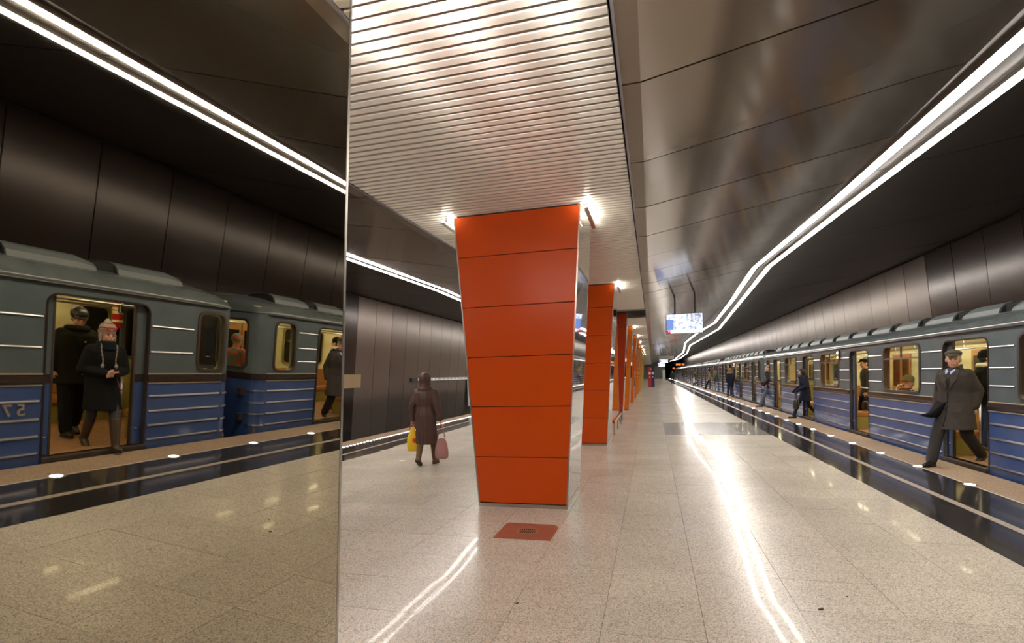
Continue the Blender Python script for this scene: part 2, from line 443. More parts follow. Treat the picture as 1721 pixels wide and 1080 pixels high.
while y < Y1-0.1:
    if not (17.3 < y < 19.85):
        if ns < 298:
            inst('slat', slat_me, ceil, (0, y, ZC+random.uniform(-0.0015, 0.0015)), (R(random.gauss(0, 0.6)), 0, 0)); ns += 1
        else:
            rest.box(xa, xb, y, y+0.064, ZC-0.003, ZC+0.055)
    y += SP
y = 1.0-SP
while y > Y0:
    rest.box(xa, xb, y, y+0.064, ZC-0.003, ZC+0.055); y -= SP
rest.build('slats', M_SLAT, ceil, kind='stuff')
for xr in (-0.42, mirx(-0.42)):  # added black strips that put in the shade band near the slat ends
    MB().box(xr-0.03, xr+0.03, Y0, Y1, ZC+0.056, ZC+0.088).build('slat_shade_strip', M_BLACK, ceil)

# zigzag light strips
UPR = [(3.28, -6.0), (2.80, 5.1), (2.69, 9.0), (2.41, 14.1), (2.82, 20.9), (3.27, 30.8), (2.90, 37.9), (2.81, 49.1), (4.3, 80), (4.6, 108), (5.1, 133), (4.3, 140)]
LOW = [(3.86, -6.0), (3.24, 5.9), (3.02, 9.7), (2.80, 14.4), (3.18, 20.7), (4.21, 37.2), (4.11, 43.2), (3.74, 57.4), (5.4, 91), (6.0, 128), (5.2, 140)]
def strip(name, pts, wd, side, label):
    sx = (lambda x: x) if side > 0 else mirx
    root = empty(name, (sx(pts[0][0]), pts[0][1], zout(pts[0][0])-0.05))
    tag(root, label, 'light', 'ceiling light strips')
    inv = Matrix.Translation(-root.location)
    for k in range(len(pts)-1):
        (xa_, ya), (xb_, yb) = pts[k], pts[k+1]
        A = Vector((sx(xa_), ya, 0)); B = Vector((sx(xb_), yb, 0)); d = (B-A).normalized(); s_ = Vector((d.y, -d.x, 0))
        za_, zb_ = zout(xa_)-0.05, zout(xb_)-0.05
        def quad(h, lo, hi):
            o = []
            for z in (lo, hi):
                for P, zz, e in ((A, za_, 0), (B, zb_, 0)):
                    pass
            def sl_(P, zz, sg, dz):
                q = P+s_*sg*h
                return (q.x, q.y, zz+dz+0.148*((q.x-P.x) if side > 0 else -(q.x-P.x)))
            return [sl_(A, za_, -1, lo), sl_(A, za_, 1, lo), sl_(B, zb_, 1, lo), sl_(B, zb_, -1, lo),
                    sl_(A, za_, -1, hi), sl_(A, za_, 1, hi), sl_(B, zb_, 1, hi), sl_(B, zb_, -1, hi)]
        MB().hexa(quad(wd/2, -0.012, 0.02)).xform(inv).build('diffuser', M_STRIP, root)
        MB().hexa(quad(wd/2+0.012, 0.0, 0.052)).xform(inv).build('channel', M_STEEL, root)
    return root
strip('light_strip', UPR, 0.125, 1, 'inner glowing zigzag light strip on the ceiling above the train side')
strip('light_strip', LOW, 0.115, 1, 'outer glowing zigzag light strip on the ceiling, nearer the train')
strip('light_strip', UPR, 0.125, -1, 'inner glowing zigzag light strip on the ceiling left of the pillars')
strip('light_strip', LOW, 0.115, -1, 'outer glowing zigzag light strip on the left ceiling, nearer the bare wall')
# ------------------------------------------------------------------ pillars
TA = math.tan(R(3.769))
def pxr(z): return -0.899+(z-1.6)*TA
def pxl(z): return mirx(-0.899)+0.0-(z-1.6)*TA
SEAM = [0.05, 0.613, 1.23, 1.84, 2.455, 3.074, 3.575]
def enamel(name, c):
    return mat(name, c, 0.28, 0.0, 0.3, bump=0.05, bscale=60)
def pillar(py, depth, col, label, cat='pillar', xl=None, xr=None, front=True, mirror=None, lamps=True, steel=None):
    xl = xl or pxl; xr = xr or pxr; steel = steel or M_MIRROR2
    root = empty('tapered_pillar', ((xl(0)+xr(0))/2, py+depth/2, 0)); tag(root, label, cat, 'tapered pillars down the platform')
    inv = Matrix.Translation(-root.location)
    def B(mb, n, m, **k): return mb.xform(inv).build(n, m, root, **k)
    # dark core so that the joints read dark
    core = [(xl(0)+0.04, py+0.03, 0.0), (xr(0)-0.04, py+0.03, 0.0), (xr(0)-0.04, py+depth-0.03, 0.0), (xl(0)+0.04, py+depth-0.03, 0.0),
            (xl(3.6)+0.04, py+0.03, 3.6), (xr(3.6)-0.04, py+0.03, 3.6), (xr(3.6)-0.04, py+depth-0.03, 3.6), (xl(3.6)+0.04, py+depth-0.03, 3.6)]
    B(MB().hexa(core), 'core', M_RUBBER)
    for ya, yb in ((py+0.004, py+0.026), (py+depth-0.026, py+depth-0.004)):
        for i in range(6):
            a, b = SEAM[i]+0.004, SEAM[i+1]-0.004
            B(MB().hexa([(xl(a)+0.016, ya, a), (xr(a)-0.016, ya, a), (xr(a)-0.016, yb, a), (xl(a)+0.016, yb, a),
                         (xl(b)+0.016, ya, b), (xr(b)-0.016, ya, b), (xr(b)-0.016, yb, b), (xl(b)+0.016, yb, b)]), 'panel', col, bevel=0.003)
    for f, s_ in ((xr, -1), (xl, 1)):
        for nm, ya, yb, t, m_ in (('mirror_panel', py+0.014, py+depth-0.014, 0.02, steel), ('corner_trim', py, py+0.014, 0.016, M_STEEL), ('corner_trim', py+depth-0.014, py+depth, 0.016, M_STEEL)):
            q = [(f(0.0), ya, 0.0), (f(0.0)+s_*t, ya, 0.0), (f(0.0)+s_*t, yb, 0.0), (f(0.0), yb, 0.0),
                 (f(3.585), ya, 3.585), (f(3.585)+s_*t, ya, 3.585), (f(3.585)+s_*t, yb, 3.585), (f(3.585), yb, 3.585)]
            if s_ < 0:
                q = [q[1], q[0], q[3], q[2], q[5], q[4], q[7], q[6]]
            B(MB().hexa(q), nm, m_)
    for ya, yb in ((py-0.002, py+0.02), (py+depth-0.02, py+depth+0.002)):
        B(MB().box(xl(0.02)+0.016, xr(0.02)-0.016, ya, yb, 0.0, 0.043), 'base_trim', M_STEEL)
    return root
ORANGE = enamel('orange_red_enamel', (0.60, 0.075, 0.004))
P = [(6.285, ORANGE, 'nearest whole orange-red panelled pillar with mirror steel sides'),
     (12.07, ORANGE, 'second orange-red pillar, half hidden behind the nearest one'),
     (23.45, enamel('orange_enamel_a', (0.70, 0.16, 0.008)), 'lighter orange pillar just beyond the thin dark red pillars'),
     (29.2, enamel('orange_enamel_b', (0.68, 0.13, 0.008)), 'sixth pillar in the row, orange, next behind the lighter orange one'),
     (35.0, enamel('orange_enamel_c', (0.72, 0.18, 0.01)), 'seventh pillar in the row, plain orange, far along the platform'),
     (40.8, enamel('amber_enamel_a', (0.70, 0.24, 0.015)), 'eighth pillar in the row, amber orange'),
     (46.6, enamel('amber_enamel_b', (0.66, 0.29, 0.02)), 'ninth pillar in the row, pale amber'),
     (52.4, enamel('yellow_enamel_a', (0.62, 0.36, 0.03)), 'farthest but one pillar in the row, dull yellow'),
     (58.2, enamel('yellow_enamel_b', (0.60, 0.40, 0.05)), 'farthest pillar, yellow, just before the red and blue help column')]
for py, m_, lb in P: pillar(py, 1.096, m_, lb)
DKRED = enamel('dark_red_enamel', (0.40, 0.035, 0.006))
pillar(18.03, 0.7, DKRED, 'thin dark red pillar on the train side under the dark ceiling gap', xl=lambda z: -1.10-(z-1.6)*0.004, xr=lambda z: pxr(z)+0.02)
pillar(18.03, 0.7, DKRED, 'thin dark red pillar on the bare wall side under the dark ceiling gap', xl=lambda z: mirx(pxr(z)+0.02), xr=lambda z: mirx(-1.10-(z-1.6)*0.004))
# the near pillar whose steel side mirrors the train; its side is set a hair askew
MX_, MA_, MY_ = -1.08, R(3.56), R(-0.84)
nn = Vector((math.cos(MA_)*math.cos(MY_), math.sin(MY_), -math.sin(MA_))).normalized()
def p0x(y, z): return MX_-(y-1)*nn.y/nn.x-(z-1.6)*nn.z/nn.x
P0A, P0B = 0.33, 1.70
root = empty('tapered_pillar', (-1.6, 1.0, 0)); tag(root, 'closest pillar of all, its dark mirror steel side reflecting the blue train', 'pillar', 'tapered pillars down the platform')
inv = Matrix.Translation(-root.location)
def q0(ya, yb, off0, off1, za=0.0, zb=3.585):
    return [(p0x(ya, za)+off0, ya, za), (p0x(ya, za)+off1, ya, za), (p0x(yb, za)+off1, yb, za), (p0x(yb, za)+off0, yb, za),
            (p0x(ya, zb)+off0, ya, zb), (p0x(ya, zb)+off1, ya, zb), (p0x(yb, zb)+off1, yb, zb), (p0x(yb, zb)+off0, yb, zb)]
MB().hexa(q0(P0A, P0B-0.012, -0.02, 0.0)).xform(inv).build('mirror_panel', M_MIRROR, root)
MB().hexa(q0(P0B-0.012, P0B, -0.03, 0.0015)).xform(inv).build('corner_trim', M_STEEL, root)
core = [(pxl(0)+0.03, P0A+0.03, 0), (p0x(P0A, 0)-0.03, P0A+0.03, 0), (p0x(P0B, 0)-0.03, P0B-0.03, 0), (pxl(0)+0.03, P0B-0.03, 0),
        (pxl(3.6)+0.03, P0A+0.03, 3.6), (p0x(P0A, 3.6)-0.03, P0A+0.03, 3.6), (p0x(P0B, 3.6)-0.03, P0B-0.03, 3.6), (pxl(3.6)+0.03, P0B-0.03, 3.6)]
MB().hexa(core).xform(inv).build('core', M_RUBBER, root)
for ya, yb in ((P0A+0.002, P0A+0.025), (P0B-0.025, P0B-0.002)):
    for i in range(6):
        a, b = SEAM[i]+0.004, SEAM[i+1]-0.004
        MB().hexa([(pxl(a)+0.016, ya, a), (p0x(ya, a)-0.032, ya, a), (p0x(yb, a)-0.032, yb, a), (pxl(a)+0.016, yb, a),
                   (pxl(b)+0.016, ya, b), (p0x(ya, b)-0.032, ya, b), (p0x(yb, b)-0.032, yb, b), (pxl(b)+0.016, yb, b)]).xform(inv).build('panel', ORANGE, root)
MB().hexa([(pxl(0), P0A, 0), (pxl(0)+0.02, P0A, 0), (pxl(0)+0.02, P0B, 0), (pxl(0), P0B, 0),
           (pxl(3.585), P0A, 3.585), (pxl(3.585)+0.02, P0A, 3.585), (pxl(3.585)+0.02, P0B, 3.585), (pxl(3.585), P0B, 3.585)]).xform(inv).build('mirror_panel', M_MIRROR2, root)
# lamp bars on short brackets at the pillar heads, shining on the slats
def lamp_bar(x, y, label):
    r_ = empty('lamp_bar', (x, y, 3.49)); tag(r_, label, 'light', 'lamp bars at the pillar heads')
    MB().box(-0.022, 0.022, 0, 0.85, -0.022, 0.0).build('housing', M_STEEL, r_)
    MB().box(-0.017, 0.017, 0.01, 0.84, 0.0, 0.012).build('tube', M_UPL, r_)
    for yy in (0.12, 0.72): MB().box(-0.006, 0.006, yy-0.006, yy+0.006, 0.0, 0.106).build('bracket', M_STEEL, r_)
ORD = ['closest mirror', 'nearest orange', 'second orange', 'lighter orange', 'sixth', 'seventh', 'eighth', 'ninth', 'dull yellow', 'farthest yellow']
for i, py in enumerate([P0A+0.05]+[p[0] for p in P]):
    for x, dy, sd in ((pxr(3.5)+0.085, -.15, 'train side'), (mirx(pxr(3.5)+0.085), -.15, 'bare wall side')):
        lamp_bar(x, py+dy, 'lamp bar under the slats, %s of the %s pillar' % (sd, ORD[i]))

# three small spot lamps on the back of the closest pillar head
for x in (-2.05, -1.32, -0.62):
    r_ = empty('spot_lamp', (x, P0B+0.10, 3.30)); tag(r_, 'small spot lamp on the closest pillar head, %s' % {-2.05: 'bare wall side', -1.32: 'middle', -0.62: 'train side'}[x], 'light', 'spot lamps at the closest pillar head')
    MB().tube((0, 0, -0.08), (0, 0, 0.0), 0.035).build('housing', M_STEEL, r_)
    MB().tube((0, 0, 0.0), (0, 0, 0.006), 0.03).build('lens', emis('spot_glow', (1.0, 0.92, 0.82), 7000.0), r_)
    MB().box(-0.012, 0.012, -0.12, 0.0, -0.06, -0.04).build('arm', M_STEEL, r_)
# ------------------------------------------------------------------ platform edge lights
ring = MB().tube((0, 0, 0), (0, 0, 0.004), 0.085, n=20).mesh('ring'); ring.materials.append(M_STEEL)
lens = MB().tube((0, 0, 0.004), (0, 0, 0.009), 0.06, 0.05, n=16).mesh('lens'); lens.materials.append(M_LED)
EDL = {0: 'nearest white edge light in view, at the right before the grey-coated man', 1: 'second nearest white edge light, just left of the coated man foot', 2: 'third nearest white edge light in the row at the right',
       3: 'fourth nearest white edge light in the row at the right', 4: 'fifth nearest white edge light, before the capped man door', 5: 'sixth nearest white edge light in the row at the right', 6: 'seventh nearest white edge light, by the navy woman foot', 7: 'eighth nearest white edge light in the row at the right',
       -3: 'white edge light seen leftmost in the mirror, before the girl in the near door', -2: 'white edge light second from left in the mirror', -1: 'white edge light in the mirror before the gap between the cars'}
for k in range(-8, 93):
    y = 8.46+MOD*k
    r_ = empty('edge_light', (XL, y, 0.001)); tag(r_, EDL.get(k, 'small round white light set flush in the platform edge line beside the train'), 'light', 'platform edge lights')
    inst('ring', ring, r_); inst('lens', lens, r_)
dots = MB(); xl_ = mirx(XL)
y = 2.0
while y < 120:
    dots.tube((xl_, y, 0.002), (xl_, y, 0.012), 0.028, n=6); y += 0.16
r_ = MB().box(xl_-0.035, xl_+0.035, 0, 138, 0.0, 0.004).build('edge_light_strip', M_STEEL)
tag(r_, 'dotted white light line along the left platform edge', 'light')
dots.build('dots', emis('edge_dot_glow', (0.95, 0.96, 1.0), 7.0), r_, kind='stuff')

# ------------------------------------------------------------------ floor grate, rail
r_ = empty('floor_hatch', (-1.27, 5.33, 0)); tag(r_, 'reddish square floor hatch with a round grille before the nearest whole orange pillar', 'hatch')
M_RUST = mat('red_brown_stone', (0.30, 0.10, 0.06), 0.3, noise=(9, 0.12))
MB().box(-0.29, 0.29, -0.275, 0.275, 0.0, 0.003).build('plate', M_RUST, r_)
MB().tube((0, 0, 0.003), (0, 0, 0.005), 0.115, n=28).build('grille_ring', mat('worn_brass', (0.42, 0.24, 0.15), 0.35, 0.5), r_)
for i in range(-4, 5):
    xx = i*0.02; h = math.sqrt(max(0, 0.09**2-xx**2))
    for a, b in ((-h, -0.006), (0.006, h)):
        MB().box(xx-0.005, xx+0.005, a, b, 0.005, 0.0056).build('slot', M_BLACK, r_)
for (x, y, s_, lb) in ((-0.95, 3.61, 0.016, 'tiny dark flattened leaf on the floor before the red hatch'), (1.05, 3.94, 0.022, 'small curled dry leaf on the floor, right of the light streak'), (1.28, 4.19, 0.013, 'tiny dry leaf crumb on the floor toward the train')):
    lf_ = MB(); k_ = [(math.cos(a)*s_*(1.0+.3*math.sin(3*a)), math.sin(a)*s_*.6) for a in [i*.628 for i in range(10)]]
    lf_.rings([[(p, q, 0.0015+.003*abs(math.sin(p*90))) for p, q in k_], [(p*.9, q*.9, 0.003+.003*abs(math.sin(p*90))) for p, q in k_]])
    o_ = lf_.build('dry_leaf', mat('dry_leaf', (0.05, 0.03, 0.02), 0.8)); o_.location = (x, y, 0.0); o_.rotation_euler = (0, 0, R(40)); tag(o_, lb, 'leaf')
r_ = empty('low_rail', (-1.0, 14.2, 0)); tag(r_, 'low brushed steel rail on short posts between the second and thin red pillars', 'rail')
MB().box(-0.03, 0.03, 0, 3.2, 0.30, 0.37).build('bar', M_MIRROR2, r_)
for yy in (0.1, 1.6, 3.1): MB().tube((0, yy, 0), (0, yy, 0.31), 0.02).build('post', M_STEEL, r_)

# ------------------------------------------------------------------ hanging screens and signs
M_CASE = mat('black_casing', (0.012, 0.012, 0.014), 0.35)
def screen_pic():
    m = bpy.data.materials.new('screen_picture'); m.use_nodes = True; nt = m.node_tree; nt.nodes.clear()
    tc = nt.nodes.new('ShaderNodeTexCoord'); n = nt.nodes.new('ShaderNodeTexNoise'); n.inputs['Scale'].default_value = 9; n.inputs['Detail'].default_value = 6; n.inputs['Roughness'].default_value = 0.7
    nt.links.new(tc.outputs['Object'], n.inputs['Vector'])
    cr = nt.nodes.new('ShaderNodeValToRGB'); e = cr.color_ramp.elements
    e[0].position = 0.36; e[0].color = (0.16, 0.22, 0.42, 1); e[1].position = 0.56; e[1].color = (0.92, 0.94, 1.0, 1)
    nt.links.new(n.outputs['Fac'], cr.inputs[0])
    em = nt.nodes.new('ShaderNodeEmission'); em.inputs[1].default_value = 1.5; nt.links.new(cr.outputs[0], em.inputs[0])
    o = nt.nodes.new('ShaderNodeOutputMaterial'); nt.links.new(em.outputs[0], o.inputs[0]); MATS['screen_picture'] = m; return m
M_PIC = screen_pic()
def screen(x0, x1, z0, z1, y, label):
    r_ = empty('hanging_screen', ((x0+x1)/2, y, z0)); tag(r_, label, 'screen', 'hanging information screens')
    W, Hh = x1-x0, z1-z0; h = W/2
    MB().box(-h, h, 0.0, 0.09, 0, Hh).build('casing', M_CASE, r_, bevel=0.006)
    d = MB().box(-h+0.014, h-0.014, -0.003, 0.001, 0.016, Hh-0.014).build('display', M_PIC, r_)
    # picture: a canal-side view with a row of tall bars, a white ticker and a red square
    bars = MB()
    for i in range(9):
        t = i/8; bx = h-0.05-0.30*W*t; bars.box(bx-0.006, bx+0.004, -0.0045, -0.003, Hh*(0.50+0.22*t), Hh*0.95)
    bars.build('picture_bars', emis('screen_dark_blue', (0.10, 0.14, 0.30), 1.0), d)
    MB().prism([(h-0.03, Hh*0.44), (h-0.03, Hh*0.40), (h-0.42*W, Hh*0.70), (h-0.42*W, Hh*0.72)], -0.0042, -0.003).build('picture_edge', emis('screen_mid_blue', (0.22, 0.27, 0.5), 1.0), d)
    MB().box(-h+0.014, -h+0.014+0.19*W, -0.004, -0.003, Hh*0.2, Hh*0.72).build('picture_block', emis('screen_blue', (0.20, 0.30, 0.66), 1.2), d)
    MB().box(-h+0.014, h-0.014, -0.005, -0.003, 0.016, Hh*0.18).build('ticker', emis('screen_white', (1, 1, 1), 1.8), d)
    MB().box(-h+0.014, -h+0.014+0.105*W, -0.007, -0.003, 0.016, Hh*0.185).build('red_square', emis('screen_red', (0.9, 0.03, 0.09), 1.1), d)
    MB().prism([(-h+0.055, Hh*0.15), (-h+0.10, Hh*0.15), (-h+0.078, Hh*0.09)], -0.008, -0.006).build('white_mark', MATS['screen_white'], d)
    for xx in (-0.25*W, 0.29*W):
        top = zin(r_.location.x+xx)-z0
        MB().box(xx-0.02, xx+0.02, 0.03, 0.07, Hh, top).build('hanger', M_CASE, r_)
    return r_
screen(0.40, 1.395, 2.68, 3.25, 16.0, 'nearest hanging screen, bright blue-white picture with a red corner square')
screen(0.75, 1.69, 2.62, 3.08, 62.0, 'second hanging screen far down the platform, upper of the two small bright ones')
screen(0.74, 1.71, 2.39, 2.87, 77.0, 'third hanging screen, lower of the two small bright ones by the end wall')
r_ = empty('hanging_sign', (1.25, 50, 2.75)); tag(r_, 'grey blank back of a wide sign hanging above the far screens', 'sign')
MB().box(-0.63, 0.63, 0, 0.12, 0, 0.31).build('box', mat('grey_sign_paint', (0.30, 0.31, 0.29), 0.5), r_)
for xx in (-0.5, 0.5): MB().box(xx-0.015, xx+0.015, 0.04, 0.08, 0.31, zin(1.25)-2.75).build('hanger', M_CASE, r_)
# orange led clock far away: digits built of lit segments
M_ORLED = emis('orange_led', (1.0, 0.13, 0.01), 5.0)
def led_digits(n, wd, ht, parent, gap=()):
    seg = MB(); dw = wd/(n*1.0)
    rnd = random.Random(5)
    for i in range(n):
        if i in gap: continue
        x0 = -wd/2+i*dw; x1 = x0+dw*0.72; t = ht*0.13
        for a in ((x0, x1, 0, t), (x0, x1, ht/2-t/2, ht/2+t/2), (x0, x1, ht-t, ht), (x0, x0+t, 0, ht/2), (x0, x0+t, ht/2, ht), (x1-t, x1, 0, ht/2), (x1-t, x1, ht/2, ht)):
            if rnd.random() < 0.8: seg.box(a[0], a[1], -0.006, 0.0, a[2]+0.03, a[3]+0.03)
    seg.build('lit_digits', M_ORLED, parent)
r_ = empty('led_clock', (2.88, 60, 2.26)); tag(r_, 'long orange led clock hanging above the train side far away', 'clock')
MB().box(-0.5, 0.5, 0, 0.1, 0, 0.24).build('casing', M_CASE, r_); led_digits(7, 0.84, 0.17, r_, (4,))
for xx in (-0.4, 0.4): MB().box(xx-0.012, xx+0.012, 0.03, 0.06, 0.24, zout(3.28)-2.26).build('hanger', M_CASE, r_)
r_ = empty('led_clock', (4.06, 110, 2.16)); tag(r_, 'tiny orange led clock at the far end of the train', 'clock')
MB().box(-0.25, 0.25, 0, 0.1, 0, 0.3).build('casing', M_CASE, r_); led_digits(2, 0.36, 0.22, r_)
MB().box(-0.012, 0.012, 0.03, 0.06, 0.3, zout(4.06)-2.16).build('hanger', M_CASE, r_)
# help column: red half and navy half with white panels
r_ = empty('help_column', (-0.13, 61.6, 0)); tag(r_, 'red and navy help column with white panels at the end of the pillar row', 'column')
for a, b, m_, nm in ((-0.33, 0.0, mat('red_panel_paint', (0.52, 0.02, 0.02), 0.35), 'red_half'), (0.0, 0.33, mat('navy_panel_paint', (0.02, 0.015, 0.10), 0.35), 'navy_half')):
    MB().box(a, b, 0, 0.4, 0.06, 2.25).build(nm, m_, r_, bevel=0.01)
    c = (a+b)/2
    MB().box(c-0.11, c+0.11, -0.012, 0.001, 1.38, 1.66).build('white_panel', mat('white_enamel', (0.8, 0.8, 0.8), 0.4), r_)
    MB().box(c-0.05, c+0.05, -0.012, 0.001, 1.05, 1.16).build('call_button', MATS['white_enamel'], r_)
MB().tube((-0.05, -0.012, 2.0), (-0.05, 0.001, 2.0), 0.07).build('emblem', MATS['white_enamel'], r_)
MB().box(-0.34, 0.34, -0.01, 0.41, 0, 0.06).build('plinth', M_CASE, r_)
# left wall: blank tan board and the line map with its white bar and drop panel
def wl_frame(z): return mirx(wallx(z))
r_ = empty('wall_board', (wl_frame(1.56)+0.03, 18.38, 1.56), 0); tag(r_, 'blank tan board fixed on the left wall beside the near pillar edge', 'board')
MB().hexa([(-0.025, -0.63, -0.26), (0.025, -0.63, -0.26), (0.025, 0.63, -0.26), (-0.025, 0.63, -0.26), (0.027, -0.63, 0.26), (0.077, -0.63, 0.26), (0.077, 0.63, 0.26), (0.027, 0.63, 0.26)]).build('board', mat('tan_board', (0.36, 0.25, 0.13), 0.5), r_)
r_ = empty('line_map', (wl_frame(1.54)+0.06, 24.4, 1.54)); tag(r_, 'long white line map bar on the left wall behind the hooded woman', 'sign')
M_WHITE = mat('white_sign_face', (0.88, 0.87, 0.85), 0.4)
MB().box(-0.04, 0.02, -0.7, 8.3, -0.10, 0.09).build('backing', M_CASE, r_)
MB().box(0.02, 0.028, 0.0, 8.2, -0.065, 0.075).build('face', M_WHITE, r_)
MB().box(-0.04, 0.06, 7.45, 8.25, -1.75, -0.07).build('drop_panel', M_WHITE, r_)
M_INK = mat('dark_ink', (0.03, 0.03, 0.04), 0.6)
rr = random.Random(3)
ink = MB(); y = 0.3
while y < 7.6:
    L = rr.uniform(0.12, 0.5); ink.box(0.028, 0.030, y, y+L, 0.0, 0.035); y += L+rr.uniform(0.12, 0.3)
ink.build('station_names', M_INK, r_, kind='stuff')
MB().tube((0.028, 0.45, 0.005), (0.031, 0.45, 0.005), 0.035).build('line_dot', M_INK, r_)

# ------------------------------------------------------------------ train
XF = 7.44                                        # far side of the cars
ZB, ZBT = 0.93, 1.035                            # waist band
def car(name, y0, y1, doors, wins, ends, uribs, label, detail=2, number=None, num_y=None, vents=None, leaf=True, front_hole=True):
    root = empty(name, ((XT+XF)/2, (y0+y1)/2, -0.95)); tag(root, label, 'train', 'cars of the blue train')
    inv = Matrix.Translation(-root.location)
    def fin(o):
        if o.parent is root: o.matrix_parent_inverse = inv
        return o
    def B(mb, n, m, parent=root, **k): return fin(mb.build(n, m, parent, **k))
    rc = 0.2
    ya, yb = y0+rc, y1-rc
    dt = 1.985
    allw = [(a, b, 'wide') for a, b in wins]+[(a, b, 'end') for a, b in ends]
    # side plates with the openings
    dz = sorted(doors)
    out = [(ya, 2.12), (ya, ZB)]
    for a, b in dz:
        out += [(a, ZB), (a, dt-0.12)]
        for i in range(6):
            t = R(180-90*i/5); out.append((a+0.12+0.12*math.cos(t), dt-0.12+0.12*math.sin(t)))
        for i in range(6):
            t = R(90-90*i/5); out.append((b-0.12+0.12*math.cos(t), dt-0.12+0.12*math.sin(t)))
        out += [(b, dt-0.12), (b, ZB)]
    out += [(yb, ZB), (yb, 2.12)]
    holes = [rrect(a, b, 1.095, 2.005, 0.13) for a, b, k in allw]
    fin(plate_x('upper_side', [out]+holes, XT+0.02, 0.04, M_TEAL, root))
    edges = [ya]+[e for d in dz for e in d]+[yb]
    fin(plate_x('inner_lining', [out]+holes, XT+0.115, 0.01, M_CREAM, root))
    for i in range(0, len(edges), 2):
        B(MB().box(XT, XT+0.04, edges[i], edges[i+1], -0.2, ZB+0.002), 'lower_side', M_BLUE)
        a, b = edges[i], edges[i+1]
        B(MB().prism([(XT+0.01, ZB), (XT-0.022, ZB+0.006), (XT-0.028, ZB+0.05), (XT-0.022, ZBT-0.006), (XT+0.01, ZBT)], a+0.012, b-0.012), 'waist_band', M_BAND, smooth=False)
        B(MB().box(XT-0.012, XT+0.004, a+0.02, b-0.02, ZB-0.022, ZB-0.008), 'trim_line', M_GOLD)
        B(MB().box(XT-0.012, XT+0.004, a+0.02, b-0.02, ZBT+0.004, ZBT+0.018), 'trim_line', M_GOLD)
        for z in (0.73, 0.517, 0.316, 0.113):
            B(MB().prism([(XT+0.003, z-0.016), (XT-0.014, z-0.010), (XT-0.019, z), (XT-0.014, z+0.010), (XT+0.003, z+0.016)], a+0.05, b-0.05), 'side_bead', M_CHROME)
        # beads between the openings above the band
        seg = [a]+sum([[wa-0.05, wb_+0.05] for wa, wb_, k in sorted(allw) if wa > a-.2 and wb_ < b+.2], [])+[b]
        for j in range(0, len(seg), 2):
            if seg[j+1]-seg[j] < 0.25: continue
            for z in uribs:
                B(MB().prism([(XT+0.003, z-0.014), (XT-0.012, z-0.008), (XT-0.016, z), (XT-0.012, z+0.008), (XT+0.003, z+0.014)], seg[j]+0.045, seg[j+1]-0.045), 'side_bead', M_CHROME)
    # windows
    for a, b, k in allw:
        fr = fin(plate_x('window_frame', [rrect(a-0.02, b+0.02, 1.075, 2.025, 0.14), rrect(a+0.022, b-0.022, 1.117, 1.983, 0.11)], XT+0.012, 0.06, M_RUBBER, root))
        if k == 'wide':
            MB().box(XT-0.01, XT+0.02, a+0.01, b-0.01, 1.735, 1.765).build('transom', M_CHROME, fr)
            MB().box(XT-0.006, XT+0.018, (a+b)/2-0.014, (a+b)/2+0.014, 1.76, 1.99).build('divider', M_RUBBER, fr)
        MB().box(XT+0.006, XT+0.012, a+0.005, b-0.005, 1.1, 2.0).build('pane', M_GLASS, fr)
    # open doors: leaf edges show at both sides, each in its pocket
    for a, b in dz:
        B(MB().box(XT-0.04, XT+0.12, a-0.02, b+0.02, -0.01, 0.055), 'door_sill', M_SILL, bevel=0.006)
        fin(plate_x('door_surround', [rtop(a-0.02, b+0.02, 0.05, dt+0.02, 0.14), rtop(a+0.004, b-0.004, 0.04, dt-0.004, 0.116)], XT+0.02, 0.055, M_BAND, root))
        for lo, hi, rb, sg in ((a-0.35, a+0.10, a+0.125, 1), (b-0.13, b+0.35, b-0.155, -1)):
            lf = B(MB().box(XT+0.06, XT+0.095, lo, hi, 0.06, ZB), 'door_leaf', M_BLUE)
            MB().box(XT+0.06, XT+0.095, lo, hi, ZBT, 2.0).build('leaf_top', M_TEAL, lf)
            MB().box(XT+0.055, XT+0.095, lo, hi, ZB, ZBT).build('leaf_band', M_BAND, lf)
            e0, e1 = sorted((rb, hi if sg > 0 else lo))
            MB().box(XT+0.055, XT+0.10, e0, e1, 0.06, 2.0).build('rubber_edge', M_RUBBER, lf)
            MB().box(XT+0.045, XT+0.06, (a+0.03 if sg > 0 else b-0.10), (a+0.07 if sg > 0 else b-0.06), 0.28, 0.30).build('stop', M_CHROME, lf)
    # ends: rounded corners and end walls
    Xm = (XT+XF)/2
    for sg, yE in ((1, y0), (-1, y1)):
        def prof(xin):
            pts = []
            for i in range(6):
                t = R(90*i/5); pts.append((XT+rc-rc*math.cos(t)+xin, yE+sg*(rc-rc*math.sin(t))))
            return pts
        pr = prof(0)
        for nm, z0_, z1_, m_, off in (('lower_corner', -0.2, ZB, M_BLUE, 0), ('upper_corner', ZB, 2.12, M_TEAL, 0), ('waist_band', ZB, ZBT, M_BAND, -0.022)):
            o_ = []; 
            for (x, y) in pr:
                dx, dy = x-(XT+rc), y-(yE+sg*rc); L = math.hypot(dx, dy); o_.append((x+dx/L*(-off), y+dy/L*(-off)))
            i_ = [(XT+rc+0.0+(x-XT-rc)*0.8, yE+sg*rc+(y-yE-sg*rc)*0.8) for x, y in pr]
            B(MB().prism(o_+i_[::-1], z0_, z1_, 'z'), nm, m_, smooth=False)
